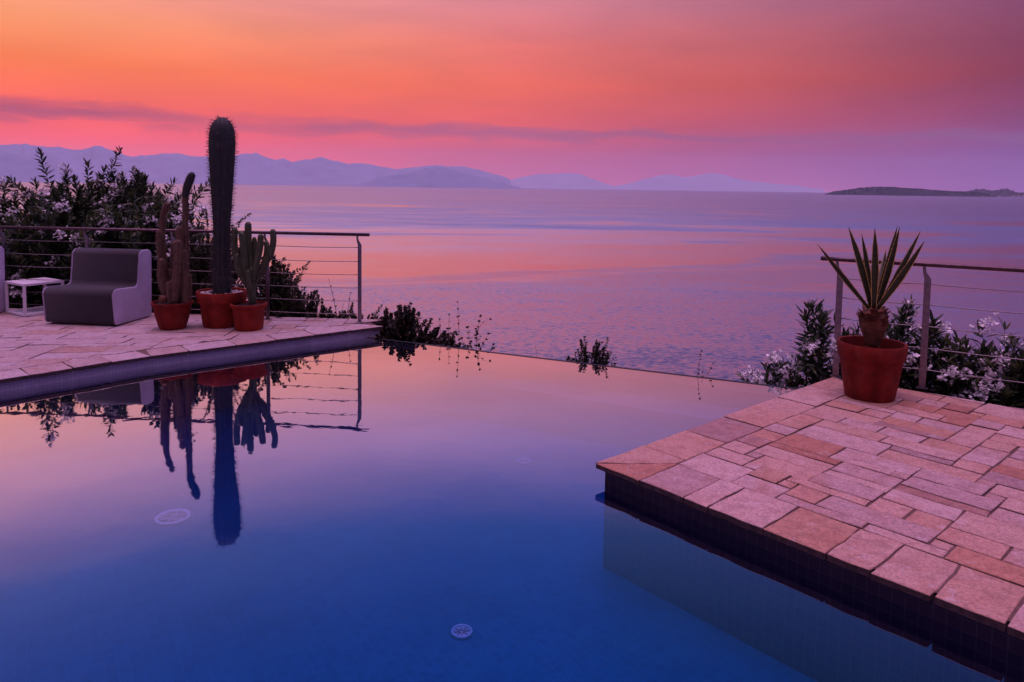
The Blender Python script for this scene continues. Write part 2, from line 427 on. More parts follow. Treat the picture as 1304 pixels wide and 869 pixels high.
    wv = vadd(vscale(w1, math_n(nt, 'MULTIPLY', math_n(nt, 'MULTIPLY', amp, near), WAVE)), vadd(vscale(w2, math_n(nt, 'MULTIPLY', amp, .17)), vscale(w3, .11)))
    lean = ramp(nt, [(0, (.03,)*3), (.3, (.15,)*3), (.42, (.56,)*3), (.5, (.66,)*3), (.62, (.60,)*3), (.8, (.50,)*3), (1, (.50,)*3)]); L(nt, math_n(nt, 'DIVIDE', q_raw, 1.6), lean.inputs[0])
    lean_y = math_n(nt, 'MULTIPLY', lean.outputs[0], math_n(nt, 'ADD', .15, math_n(nt, 'MULTIPLY', ruf, .10)))
    cy_ = N(nt, 'ShaderNodeCombineXYZ'); L(nt, math_n(nt, 'MULTIPLY', lean_y, -1.0), cy_.inputs[1]); cy_.inputs[2].default_value = 1
    flat = N(nt, 'ShaderNodeVectorMath', operation='MULTIPLY'); L(nt, wv, flat.inputs[0]); flat.inputs[1].default_value = (1, 1, 0)
    nn = N(nt, 'ShaderNodeVectorMath', operation='NORMALIZE'); L(nt, vadd(flat.outputs[0], cy_.outputs[0]), nn.inputs[0])
    L(nt, nn.outputs[0], p.inputs['Normal']); L(nt, nn.outputs[0], lw.inputs['Normal'])
    fr2 = math_n(nt, 'MULTIPLY', fr, math_n(nt, 'SUBTRACT', 1.0, math_n(nt, 'MULTIPLY', ruf, .22))); L(nt, fr2, mx.inputs[0])
    tag(mb.build('sea', m), 'calm violet sea reaching to the far horizon', None, None, 'structure')
make_sea()

# ------------------------------------------------------------------ far mountains and island
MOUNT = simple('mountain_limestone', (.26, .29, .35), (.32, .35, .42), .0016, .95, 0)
def pw(pts, x):
    return np.interp(x, [p[0] for p in pts], [p[1] for p in pts])
PALE = simple('mountain_haze_paled_limestone', (.38, .39, .44), (.44, .45, .50), .0016, .95, 0)  # limestone made paler, distance haze put into the colour of the faintest mountains
def ridge(name, sky, dist, depth, label, seed, rough=1.0, mat=None):
    """mountain range: silhouette heights from the skyline, real slopes towards and away from the viewer"""
    g = np.random.default_rng(seed)
    xs = np.arange(sky[0][0], sky[-1][0]+.1, 2.5)
    ys = pw(sky, xs)
    k = len(xs)
    jit = np.zeros(k)
    for s_ in (2, 4, 9, 18):
        q = g.normal(size=k//s_+3); jit += np.interp(np.arange(k)/s_, np.arange(len(q)), q)*.16*s_**.45
    top = []
    for x, y, j in zip(xs, ys, jit):
        p = aty(x, y-j*rough*1.7, dist); top.append(p)
    rows = 9; mb = MB(); vs = []; fs = []
    spur = np.interp(np.arange(k)/7, np.arange(k//7+3), g.normal(size=k//7+3))
    for r in range(rows*2-1):
        t = (r-(rows-1))/(rows-1)                    # -1 front foot .. 0 crest .. 1 back foot
        fall = (1-abs(t))**1.15
        for i, p in enumerate(top):
            hh = max(p.z-SEA, 1)
            wob = 1+.10*spur[(i+r*3) % k]*(1-abs(2*abs(t)-1))
            y = dist+t*depth*(1+.05*spur[(i+r*2) % k]*(abs(t) > .1))
            sc = 1 if t == 0 else y/dist
            vs.append((p.x*sc, y, SEA-2+(hh+2)*fall*(wob if t != 0 else 1)))
    for r in range(rows*2-2):
        for i in range(k-1):
            fs.append((r*k+i, r*k+i+1, (r+1)*k+i+1, (r+1)*k+i))
    mb.add(vs, fs)
    tag(mb.build(name, mat or MOUNT, smooth=True), label, None, None, 'structure')
HZ = lambda x: 228.5+.0150*x
far = [(-260,196),(-150,186),(-60,189),(0,184),(20,184),(45,188),(70,190),(100,192),(118,188),(128,187),(140,190),(160,197),(185,198),(210,195.5),(232,196),(252,199),(268,198),(300,197),(316,196),(326,194.5),(338,199),(352,204),(362,203),(372,206.5),(385,203),(405,198.5),(418,201),(430,205),(446,210),(460,208),(478,211),(500,213),(530,214),(560,213),(590,212.5),(610,216),(640,224),(652,230)]
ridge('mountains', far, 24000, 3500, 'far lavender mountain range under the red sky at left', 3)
mid = [(420,239),(445,236),(468,231),(490,224),(505,220),(522,217),(546,213.5),(562,213),(577,215),(590,220),(604,223),(618,227),(632,231),(650,235),(664,238)]
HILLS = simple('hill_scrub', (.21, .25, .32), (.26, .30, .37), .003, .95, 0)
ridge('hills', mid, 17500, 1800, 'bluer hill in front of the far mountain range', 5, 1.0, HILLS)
lft = [(-260,200),(-120,190),(-40,193),(0,196),(24,198),(40,201),(52,207),(66,216),(84,224),(105,229),(130,233)]
ridge('hills', lft, 15000, 2000, 'dark blue slope of hills at the left edge', 8, 1.0, HILLS)
m2 = [(630,238),(646,231),(662,226.5),(680,223),(695,221),(708,222),(722,220.5),(738,221.5),(752,226),(766,231),(785,238)]
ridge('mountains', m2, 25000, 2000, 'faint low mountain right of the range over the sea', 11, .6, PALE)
m3 = [(770,240),(800,234),(820,228),(840,224),(856,223.5),(872,226),(890,223),(906,221),(922,223),(940,228),(960,231),(985,234),(1010,236),(1050,243)]
ridge('mountains', m3, 28000, 2200, 'faintest low mountains near the middle of the horizon', 12, .5, PALE)

ISLE = simple('island_ground', (.012, .016, .014), (.03, .03, .022), .02, .95, 0)
ISLET = simple('island_tree', (.004, .008, .008), (.010, .016, .014), .05, .95, 0)
HWALL = simple('house_wall', (.5, .42, .38), (.6, .5, .46), .3, .8, 0)
HROOF = simple('house_roof', (.3, .1, .06), (.36, .13, .08), .3, .8, 0)
def blob(mb, c, r, g, sq=.8):
    n, mrows = 7, 4; vs = []; fs = []
    for i in range(mrows):
        a = math.pi*(i+.35)/(mrows-.3)*.62
        for k in range(n):
            q = 2*math.pi*k/n+i*.4; rr = r*(1+.25*g.normal())
            vs.append((c[0]+rr*math.sin(a)*math.cos(q), c[1]+rr*math.sin(a)*math.sin(q), c[2]+rr*sq*math.cos(a)*1.3))
    for i in range(mrows-1):
        for k in range(n):
            fs.append((i*n+k, (i+1)*n+k, (i+1)*n+(k+1) % n, i*n+(k+1) % n))
    fs.append(tuple(range(n)))
    mb.add(vs, fs)
def island(name, sky, dist, depth, label, wood_label, seed, ntree, tr):
    g = np.random.default_rng(seed)
    xs = np.arange(sky[0][0], sky[-1][0]+.1, 1.0); ys = pw(sky, xs)
    mb = MB(); vs = []; fs = []; k = len(xs); rows = 8
    P = [aty(x, y, dist) for x, y in zip(xs, ys)]
    def hgt(i, t): return (max((P[i].z-SEA)*.86-tr*1.1, .5))*(1-t*t)**.8
    for r in range(rows+1):
        t = -1+2*r/rows
        for i in range(k):
            vs.append((P[i].x, dist+t*depth, SEA-1+hgt(i, t)))
    for r in range(rows):
        for i in range(k-1): fs.append((r*k+i, r*k+i+1, (r+1)*k+i+1, (r+1)*k+i))
    mb.add(vs, fs)
    tag(mb.build(name, ISLE, smooth=True), label, None, None, 'structure')
    w = MB()
    for _ in range(ntree):
        i = int(g.integers(1, k-1)); t = g.uniform(-.9, .5)
        if P[i].z-SEA < tr*.9: continue
        blob(w, (P[i].x+g.uniform(-6, 6), dist+t*depth, SEA-1+hgt(i, t)), tr*g.uniform(.6, 1.15), g)
    tag(w.build('far_wood', ISLET), wood_label, None, None, 'stuff')
island('island', [(1060,245),(1066,242.6),(1075,241.3),(1084,239.6),(1098,237),(1112,236),(1126,235.8),(1140,236.2),(1150,237.6),(1166,238.2),(1176,239.4),(1190,240.6),(1204,241.8),(1222,242.6),(1240,243.2),(1252,245.5)], 9000, 260,
       'low wooded island on the horizon at right', 'dense dark wood covering the low island', 21, 1100, 8)
island('headland', [(1228,246),(1236,242.5),(1244,238.6),(1252,238.8),(1258,241),(1268,241.5),(1274,239),(1280,237.5),(1286,240.5),(1294,244),(1310,244),(1340,241),(1400,240),(1500,244)], 11500, 260,
       'pale built up headland behind the tip of the island', 'hazy tree clumps on the headland behind the island', 22, 420, 13)
for i, (x, y, s) in enumerate([(1262, 243.5, 1), (1273, 243.5, .8), (1291, 244, 1), (1297, 243.6, .9), (1303, 243.8, 1)]):
    c = aty(x, y+1.2, 11150); hm = MB(); a, b, h = 18*s, 14*s, 16*s
    zb = SEA
    hm.box((c.x, c.y, zb+h/2+2), (2*a, 2*b, h+4), mi=0)
    hm.add([(c.x-a*1.1, c.y-b*1.1, zb+h+4.02), (c.x+a*1.1, c.y-b*1.1, zb+h+4.02), (c.x+a*1.1, c.y+b*1.1, zb+h+4.02), (c.x-a*1.1, c.y+b*1.1, zb+h+4.02), (c.x-a*1.1, c.y, zb+h+12*s), (c.x+a*1.1, c.y, zb+h+12*s)],
           [(0, 1, 5, 4), (2, 3, 4, 5), (0, 4, 3), (1, 2, 5), (3, 2, 1, 0)], mi=1)
    tag(hm.build('house', [HWALL, HROOF]), 'tiny pale house among trees on the distant headland', 'house', 'tiny houses on the headland')

# ------------------------------------------------------------------ haze: one box of even air
def make_haze():
    mb = MB(); mb.box((0, 0, (SEA-1+HAZE_TOP)/2), (62000, 62000, HAZE_TOP-(SEA-1)))
    m = bpy.data.materials.new('haze_air'); m.use_nodes = True; nt = m.node_tree
    nt.nodes.remove(nt.nodes['Principled BSDF'])
    v = N(nt, 'ShaderNodeVolumePrincipled'); v.inputs['Color'].default_value = (*HAZE_COLOR, 1)
    v.inputs['Density'].default_value = HAZE_DENSITY; v.inputs['Anisotropy'].default_value = 0
    L(nt, v.outputs[0], nt.nodes['Material Output'].inputs['Volume'])
    tag(mb.build('haze', m), 'lavender evening haze over the sea and mountains', None, None, 'stuff')
make_haze()

# ------------------------------------------------------------------ pool, terraces
def px(x, y, z=DECK): 
    p = atz(x, y, z); return Vector((p.x, p.y))
A = px(757, 589); B = px(1060, 480); FR = px(1304, 805)
e1 = (FR-A).normalized(); e2 = (B-A).normalized()
C_FR = A+e1*7.0                                     # front edge carries on past the frame
RB = px(1304, 521); rb = (RB-B).normalized(); C_RB = B+rb*5.5
INF0, INF1 = Vector((-1.40, 7.75)), Vector((2.62, 5.95))
LK = px(192, 453); LC = px(489, 415.3); LD = (px(0, 483.5)-LK).normalized(); L0 = LK+LD*6.5
RIGHT = [A, C_FR, Vector((C_RB.x+.4, C_FR.y)), C_RB, B]
REAR_Y = 8.50; REAR_L = 9.32
LEFT = [L0, LK, LC, Vector((-1.70, REAR_Y)), Vector((-11, REAR_L)), Vector((-11, L0.y))]

def clip(poly, p, n):
    """keep the side of the line through p where (q-p).n >= 0"""
    out = []
    for i in range(len(poly)):
        a, b = poly[i], poly[(i+1) % len(poly)]
        da, db = (a-p).dot(n), (b-p).dot(n)
        if da >= 0: out.append(a)
        if (da > 0 and db < 0) or (da < 0 and db > 0): out.append(a+(b-a)*(da/(da-db)))
    return out
def area(p): return abs(sum(p[i].x*p[(i+1) % len(p)].y-p[(i+1) % len(p)].x*p[i].y for i in range(len(p))))/2
def ccw(p):
    s = sum(p[i].x*p[(i+1) % len(p)].y-p[(i+1) % len(p)].x*p[i].y for i in range(len(p)))
    return p if s > 0 else p[::-1]
def inset(poly, d):
    poly = ccw(poly); res = poly
    for i in range(len(poly)):
        a, b = poly[i], poly[(i+1) % len(poly)]
        if (b-a).length < 1e-5: continue
        t = (b-a).normalized(); n = Vector((-t.y, t.x))
        res = clip(res, a+n*d, n)
        if len(res) < 3: return []
    return res
def slab(mb, poly, ztop, th, g, joint=.0048, wob=.0028, tint=None, lift=.002, near=True):
    p = inset(poly, joint)
    if len(p) < 3 or area(p) < .002: return
    q = []
    for i in range(len(p)):
        a, b = p[i], p[(i+1) % len(p)]; m = max(1, int((b-a).length/.09))
        for j in range(m):
            t = j/m; pt = a+(b-a)*t
            q.append(pt+Vector((g.normal(0, wob), g.normal(0, wob))))
    c = sum(q, Vector((0, 0)))/len(q); k = len(q)
    z = ztop+g.normal(0, lift)
    tx, ty = g.normal(0, .003), g.normal(0, .003)
    zz = lambda v: z+(v.x-c.x)*tx+(v.y-c.y)*ty
    b_ = .004
    def sh(v, d): 
        dv = v-c; l = dv.length; return c+dv*(max(l-d, .001)/l)
    vs = [(v.x, v.y, ztop-th) for v in q]+[(v.x, v.y, zz(v)-b_*.9) for v in q]+[(sh(v, b_).x, sh(v, b_).y, zz(v)) for v in q]
    fs = []
    for r in range(2):
        for i in range(k): fs.append((r*k+i, r*k+(i+1) % k, (r+1)*k+(i+1) % k, (r+1)*k+i))
    fs.append(tuple(2*k+i for i in range(k)))
    t_ = float(g.uniform(0, 1)) if tint is None else tint
    mb.add(vs, fs, 0, t_)
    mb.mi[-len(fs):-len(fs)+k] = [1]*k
def ashlar(x0, x1, y0, y1, u, g, shapes):
    nx, ny = int((x1-x0)/u), int((y1-y0)/u); occ = np.zeros((nx, ny), bool); out = []
    for j in range(ny):
        for i in range(nx):
            if occ[i, j]: continue
            for (w, h) in [shapes[q] for q in g.permutation(len(shapes))]+[(2, 1), (1, 1)]:
                if i+w <= nx and j+h <= ny and not occ[i:i+w, j:j+h].any(): break
            else: w = h = 1
            occ[i:i+w, j:j+h] = True
            out.append((x0+i*u, x0+(i+w)*u, y0+j*u, y0+(j+h)*u))
    return out
def coping(mb, a, b, n, width, mitre_a, mitre_b, g, lo, hi, out=0.0):
    """row of coping slabs along a-b, n points into the terrace"""
    t = (b-a).normalized(); Lg = (b-a).length; s = 0; cuts = [0]
    while s < Lg-lo*.6:
        s += g.uniform(lo, hi); cuts.append(min(s, Lg))
    cuts[-1] = Lg
    for c0, c1 in zip(cuts, cuts[1:]):
        k0 = g.normal(0, .012); k1 = g.normal(0, .012)
        p = [a+t*c0-n*out, a+t*c1-n*out, a+t*c1+n*width+t*(mitre_b if c1 == Lg else 0), a+t*c0+n*width+t*(mitre_a if c0 == 0 else 0)]
        slab(mb, p, DECK, .034, g)

g = np.random.default_rng(41)
# right terrace
paving = MB()
n_front = Vector((-e1.y, e1.x)); n_left = Vector((e2.y, -e2.x))
CW = .37
coping(paving, A, C_FR, n_front, CW, CW*.86, 0, g, .12, .34)
coping(paving, A, B, n_left, CW*.86, CW, -.15, g, .34, .52)
org = A
n_rear = Vector((rb.y, -rb.x)); 
shapes_r = [(4, 2), (5, 2), (3, 2), (5, 1), (6, 2), (4, 3), (5, 2), (3, 2), (6, 3), (4, 1), (2, 2), (4, 2)]
for (x0, x1, y0, y1) in ashlar(CW*.86, 8.5, CW, 7, .088, g, shapes_r):
    sk = .06
    poly = [A+e1*q[0]+e2*q[1] for q in ((x0, y0), (x1, y0), (x1, y1), (x0, y1))]
    poly = clip(poly, B, n_rear)
    poly = clip(poly, A+n_left*CW*.86, n_left)
    poly = clip(poly, A+n_front*CW, n_front)
    if len(poly) > 2: slab(paving, poly, DECK, .034, g)
bed = MB()
def sheet(mb, poly, z, mi=0):
    poly = ccw(poly); mb.add([(p.x, p.y, z) for p in poly], [tuple(range(len(poly)))], mi)
def inset_in(poly, d): return inset(poly, d)
RIN = inset(ccw(RIGHT), .045)
def prism(mb, poly, z0, z1, mi=0):
    poly = ccw(poly); k = len(poly)
    vs = [(p.x, p.y, z0) for p in poly]+[(p.x, p.y, z1) for p in poly]
    fs = [(i, (i+1) % k, k+(i+1) % k, k+i) for i in range(k)]+[tuple(range(k-1, -1, -1)), tuple(range(k, 2*k))]
    mb.add(vs, fs, mi)
def uv_walls(o):
    me = o.data; uv = me.uv_layers.new(name='uv')
    for p in me.polygons:
        n = p.normal
        for li in p.loop_indices:
            v = me.vertices[me.loops[li].vertex_index].co
            if abs(n.z) > .7: uv.data[li].uv = (v.x*.83+v.y*.55, -v.x*.55+v.y*.83)
            else:
                t = Vector((-n.y, n.x, 0)); uv.data[li].uv = (v.dot(t), v.z+.0005)
    return o
right = empty('terrace', (0, 0, 0)); tag(right, 'warm stone paved terrace jutting into the pool at right', None, None, 'structure')
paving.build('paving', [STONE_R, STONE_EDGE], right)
prism(bed, RIN, -.75, DECK-.0325)
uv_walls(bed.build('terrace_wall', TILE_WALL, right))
mort = MB(); sheet(mort, inset(ccw(RIGHT), .05), DECK-.0075); mort.build('mortar', MORTAR, right)

# left terrace
lp = MB()
def nin(a, b):
    t = (b-a).normalized(); return Vector((-t.y, t.x))
n1, n2 = nin(L0, LK), nin(LK, LC)
coping(lp, L0, LK, n1, .30, 0, -.02, g, .30, .46)
coping(lp, LK, LC, n2, .30, .02, -.16, g, .30, .46)
bis = ((LC-LK).normalized()-(L0-LK).normalized()).normalized()     # which run of the edge a stone belongs to
rear_a, rear_b = Vector((-1.70, REAR_Y)), Vector((-11, REAR_L))
nr = nin(rear_a, rear_b)
ang = R(9); ca, sa = math.cos(ang), math.sin(ang)
for (x0, x1, y0, y1) in ashlar(-10, 5, -8, 7, .125, g, [(3, 1), (4, 2), (3, 2), (2, 2), (4, 1), (2, 1), (5, 2), (3, 2), (5, 1), (4, 2)]):
    poly = [Vector((-5+ca*x-sa*y+y*.12, 7+sa*x+ca*y)) for x, y in ((x0, y0), (x1, y0), (x1, y1), (x0, y1))]
    c = sum(poly, Vector((0, 0)))/4
    if c.x < -9 or c.y < 1.5: continue
    poly = clip(poly, rear_a, nr)
    if (c-LK).dot(bis) > 0: poly = clip(poly, LK+n2*.30, n2)
    else: poly = clip(poly, LK+n1*.30, n1)
    if len(poly) > 2: slab(lp, poly, DECK, .034, g, .0045)
left = empty('terrace', (0, 0, 0)); tag(left, 'pale stone paved terrace carrying chairs and cacti at left', None, None, 'structure')
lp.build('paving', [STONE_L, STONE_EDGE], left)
def offset_left(d):
    a = LK+n1*d+(n2-n1)*d*.5
    return [L0+n1*d, a, LC+n2*d+(LK-LC).normalized()*d, Vector((-1.70-d, REAR_Y-d)), Vector((-11, REAR_L-d)), Vector((-11, L0.y))]
lb = MB(); prism(lb, offset_left(.035), -.75, DECK-.0325)
uv_walls(lb.build('terrace_wall', TILE_PALE, left))
mort = MB(); sheet(mort, offset_left(.04), DECK-.0075); mort.build('mortar', MORTAR, left)

# terrace the picture was taken from, just out of frame
nb = MB(); prism(nb, [Vector((-6, -3)), Vector((6, -3)), Vector((6, 1.2)), Vector((-6, 1.2))], -.75, DECK-.004)
tag(nb.build('terrace', STONE_L), 'stone terrace in front of the pool where the viewer stands', None, None, 'structure')

# basin
FLOOR = -.52
bas = MB()
ti = (INF1-INF0).normalized(); ni = Vector((ti.y, -ti.x))           # into the pool
i0, i1 = INF0-ti*1.2, INF1+ti*1.2
sheet(bas, clip([Vector((-9, -1)), Vector((8, -1)), Vector((8, 9)), Vector((-9, 9))], i0+ni*.1, ni), FLOOR, 0)
prism(bas, [i0+ni*.12, i1+ni*.12, i1+ni*.62, i0+ni*.36], FLOOR-.01, -.16, 1)
prism(bas, [i0-ni*.14, i1-ni*.14, i1+ni*.119, i0+ni*.119], -1.6, -.012, 1)
basin = bas.build('pool_basin', [TILE_FLOOR, TILE_BENCH]); uv_walls(basin)
tag(basin, 'blue mosaic basin of the infinity pool', None, None, 'structure')
RIMM = simple('pool_rim_stone', (.006, .006, .007), (.014, .013, .015), 20, .5, .2, .002)
rim = MB(); prism(rim, [i0-ni*.178, i1-ni*.178, i1-ni*.142, i0-ni*.142], -1.6, .002)
tag(rim.build('pool_edge', RIMM), 'thin dark stone lip along the overflowing pool edge', None, None, 'structure')

def make_water():
    q0, q1 = i0-ni*.13, i1-ni*.13
    poly = ccw([Vector((-9, -1)), Vector((8, -1)), Vector((8, q1.y)), q1, q0, Vector((-9, q0.y))])
    mb = MB(); prism(mb, poly, FLOOR-.03, 0)
    m = bpy.data.materials.new('pool_water'); m.use_nodes = True; nt = m.node_tree
    nt.nodes.remove(nt.nodes['Principled BSDF'])
    tr = N(nt, 'ShaderNodeBsdfTransparent'); gl = N(nt, 'ShaderNodeBsdfGlossy'); gl.inputs['Roughness'].default_value = .012
    lw = N(nt, 'ShaderNodeLayerWeight'); lw.inputs[0].default_value = .5
    f = math_n(nt, 'MINIMUM', math_n(nt, 'ADD', .015, math_n(nt, 'MULTIPLY', math_n(nt, 'POWER', lw.outputs['Facing'], WATER_POW), 3.2)), .96)
    mx = N(nt, 'ShaderNodeMixShader'); L(nt, f, mx.inputs[0]); L(nt, tr.outputs[0], mx.inputs[1]); L(nt, gl.outputs[0], mx.inputs[2])
    v = coords(nt, 'Object', (1, 1, 1), (0, 0, R(25)))
    n = noise(nt, v, 2.2, 3, .5, .3); n2_ = noise(nt, v, 11, 2, .5)
    b = N(nt, 'ShaderNodeBump'); b.inputs['Strength'].default_value = .06; b.inputs['Distance'].default_value = .02
    L(nt, math_n(nt, 'ADD', n, math_n(nt, 'MULTIPLY', n2_, .12)), b.inputs['Height']); L(nt, b.outputs[0], gl.inputs['Normal'])
    va = N(nt, 'ShaderNodeVolumeAbsorption'); va.inputs['Color'].default_value = (.06, .18, .74, 1); va.inputs['Density'].default_value = 1.0
    out = nt.nodes['Material Output']; L(nt, mx.outputs[0], out.inputs['Surface']); L(nt, va.outputs[0], out.inputs['Volume'])
    tag(mb.build('pool_water', m), 'still blue pool water mirroring cacti and sunset sky', None, None, 'structure')
WATER_POW = 4.3
make_water()

# hillside under and beyond the terraces
def make_hill():
    nx, ny = 80, 60; mb = MB(); vs = []; fs = []
    gg = np.random.default_rng(5); ph = gg.uniform(0, 6, 8)
    for j in range(ny):
        for i in range(nx):
            x = -60+120*i/(nx-1); y = -14+95*(j/(ny-1))
            edge = 8.7-.42*max(x+1.2, 0) if x > -1.4 else 8.75
            edge = max(edge, 5.0)
            d = max(0, y-edge)
            z = -.8-.72*d+(.25*math.sin(x*.5+ph[0])+.2*math.sin(y*.7+ph[1])*math.sin(x*.9))*min(1, d/4)
            vs.append((x, y, max(z, SEA-3)))
    for j in range(ny-1):
        for i in range(nx-1): fs.append((j*nx+i, j*nx+i+1, (j+1)*nx+i+1, (j+1)*nx+i))
    mb.add(vs, fs)
    HILL = simple('hillside_soil', (.03, .028, .016), (.075, .06, .035), 1.5, .95, .6, .05)
    tag(mb.build('hillside', HILL, smooth=True), 'steep scrubby hillside dropping below the pool', None, None, 'structure')
make_hill()

# ------------------------------------------------------------------ pool fittings
def fitting(x, y, r, label, petals=True):
    p = atz(x, y, FLOOR+.012)
    t = empty('pool_inlet', (p.x, p.y, FLOOR), 0, label, 'pool fitting', 'fittings set in the pool floor')
    m = MB(); m.lathe([(r*.80, .002), (r*.82, .016), (r*.90, .020), (r, .014), (r*1.02, .002)], n=36); m.build('rim', FIXT if petals else FIXB, t, True)
    m = MB(); m.lathe([(0.001, .009), (r*.79, .008), (r*.79, .002)], n=32); m.build('plate', FIXD if petals else FIXB, t, True)
    s = MB()
    if petals:
        for sx in (-1, 1):
            for k in range(1, 4):
                rr = r*.11*k+r*.02
                pts = [(sx*r*.37+rr*math.cos(a), rr*1.25*math.sin(a), .012) for a in np.linspace(.3, 2*math.pi-.3, 14)]
                s.tube(pts, r*.022, 5)
        s.tube([(0, -r*.7, .012), (0, r*.7, .012)], r*.03, 5)
        s.build('grille', FIXT, t)
    else:
        for k in range(8):
            a = k*math.pi/4+.2
            s.bar((r*.15*math.cos(a), r*.15*math.sin(a), .011), (r*.72*math.cos(a), r*.72*math.sin(a), .011), r*.09, .004)
        s.build('slots', FIXD, t)
fitting(220, 658, .112, 'large round white drain grille below the reflected cactus')
fitting(588, 804, .055, 'small round inlet tinted pale blue in deepest water', False)
fitting(667, 587, .060, 'small round pale inlet near the shallow shelf', False)

# ------------------------------------------------------------------ lounge chairs and table
def fillet(pts, rads, seg=5):
    out = []
    for i, p in enumerate(pts):
        a, b = Vector(pts[i-1]), Vector(pts[(i+1) % len(pts)]); p = Vector(p); r = rads[i]
        u, v = (a-p).normalized(), (b-p).normalized(); ha = u.angle(v)/2
        d = r/math.tan(ha); c = p+(u+v).normalized()*(r/math.sin(ha))
        s0, s1 = p+u*d-c, p+v*d-c
        for k in range(seg+1):
            t = k/seg; w = (s0*(1-t)+s1*t).normalized()*r; out.append(c+w)
    return out
PROFILE = [(0.02, 0.0), (-.02, .41), (.41, .385), (.46, .80), (.68, .80), (.66, 0.0)]     # depth, height
PR = [.045, .075, .06, .07, .07, .05]
def prof_solid(prof, x0, x1):
    k = len(prof); mb = MB()
    vs = [(x0, p[0], p[1]) for p in prof]+[(x1, p[0], p[1]) for p in prof]
    fs = [(i, (i+1) % k, k+(i+1) % k, k+i) for i in range(k)]+[tuple(range(k-1, -1, -1)), tuple(range(k, 2*k))]
    return mb.add(vs, fs)
def lounge(loc, rz, label):
    t = empty('lounge_chair', loc, rz, label, 'armchair', 'two tone lounge chairs on the left terrace')
    W = .87
    seat = fillet(PROFILE, PR)
    bevel(prof_solid(seat, -W/2+.021, W/2-.021).build('upholstery', FAB_D, t, True), .004, 2)
    big = fillet([(p[0]+(0.0), p[1]) for p in PROFILE], PR)
    for s_ in (-1, 1):
        o = prof_solid(big, min(s_*W/2, s_*(W/2-.020)), max(s_*W/2, s_*(W/2-.020)))
        o = o.build('side_panel', FAB_L, t, True)
        bevel(o, .015, 4, 40)
    for sx in (-1, 1):
        for y in (.1, .58): MB().lathe([(.02, -.012), (.02, .01)], (sx*.33, y, 0), 12).build('glide', RAILM, t)
    return t
fl, fr = px(55, 413), px(146, 417)
cc = (fl+fr)/2; crz = math.atan2((fr-fl).y, (fr-fl).x)
c1 = lounge((cc.x, cc.y, DECK+.014), crz, 'charcoal lounge chair with pale side beside the white table')
off = px(8, 399.5)-px(196, 405)
lounge((cc.x+off.x, cc.y+off.y, DECK+.014), crz, 'lounge chair cut by the picture edge, only its pale side showing')

def side_table():
    c = atz(31, 404, DECK)
    t = empty('side_table', c, R(-4), 'white square metal side table between the two lounge chairs', 'side table')
    ex = Vector((.19, .37, 0)).normalized(); ey = Vector((-.37, .19, 0)).normalized()*1
    S_, Hh, k = .46, .39, .028
    # corner nearest the viewer sits at the origin
    P0 = Vector((0, 0, 0)); P1 = ex*S_; P2 = ex*S_+ey*S_; P3 = ey*S_
    mid = (P0+P2)/2; rz = Matrix.Rotation(math.atan2(ex.y, ex.x), 3, 'Z')
    top = MB(); top.box(mid+Vector((0, 0, Hh-.014)), (S_, S_, .028), rz)
    bevel(top.build('table_top', WHITEM, t), .003, 2)
    for P in (P0, P1, P2, P3):
        q = P+(mid-P).normalized()*.022
        l = MB(); l.box(q+Vector((0, 0, (Hh-.029)/2+.016)), (k, k, Hh-.029-.032), rz); bevel(l.build('leg', WHITEM, t), .002, 1)
    base = MB(); base.box(mid+Vector((0, 0, .016)), (S_, S_, .026), rz)
    bevel(base.build('base', WHITEM, t), .003, 2)
side_table()

# ------------------------------------------------------------------ railings
def railing(pts_rail, posts, heights, z_rail, label, out_dir, lean=.035, pw_=.042):
    a = pts_rail[0]
    t = empty('railing', (a.x, a.y, DECK), 0, label, 'railing', 'cable railings on the terrace edges')
    o = Vector((a.x, a.y, DECK))
    rail = MB(); rail.tube([p-o for p in pts_rail], .0185, 10); rail.build('handrail', RAILM, t, True)
    for b in posts:
        m = MB(); q = Vector((b.x, b.y, DECK))-o
        d = Vector((out_dir.x, out_dir.y, 0)).normalized(); s = Vector((-d.y, d.x, 0))
        H2 = z_rail-DECK-.02
        # flat bar whose head steps back under the handrail
        m.bar(q+Vector((0, 0, 0)), q+Vector((0, 0, H2-.10)), .014, pw_, d)
        k = pw_/2
        def quad(p, w): return [p-d*w-s*.007, p+d*w-s*.007, p+d*w+s*.007, p-d*w+s*.007]
        A_ = quad(q+Vector((0, 0, H2-.10)), k); B_ = quad(q+d*lean*.8+Vector((0, 0, H2-.045)), k*.55); C_ = quad(q+d*lean+Vector((0, 0, H2+.01)), k*.4)
        m.add(A_+B_+C_, [(i, (i+1) % 4, 4+(i+1) % 4, 4+i) for i in range(4)]+[(4+i, 4+(i+1) % 4, 8+(i+1) % 4, 8+i) for i in range(4)]+[(8, 9, 10, 11)])
        m.box(q+Vector((0, 0, .004)), (.085, .06, .008), Matrix.Rotation(math.atan2(d.y, d.x), 3, 'Z'))
        m.build('post', STEEL, t)
    p0, p1 = posts[0], posts[-1]
    for h in heights:
        c = MB(); line = []
        for i in range(len(posts)-1):
            a_, b_ = posts[i], posts[i+1]
            for k in range(6):
                u = k/6; line.append(Vector((a_.x+(b_.x-a_.x)*u, a_.y+(b_.y-a_.y)*u, DECK+h-.008*math.sin(math.pi*u)))-o)
        line.append(Vector((posts[-1].x, posts[-1].y, DECK+h))-o)
        c.tube(line, .0042, 6); c.build('cable', CABLE, t, True)
ZR = DECK+1.035
RAIL_Y = lambda x: 8.30+(-1.70-x)*.088
def on_rail(x, y=293):
    d = ray(x, y); sl = d.x/d.y; Y = (8.30-1.70*.088)/(1+.088*sl); return Vector((sl*Y, Y))
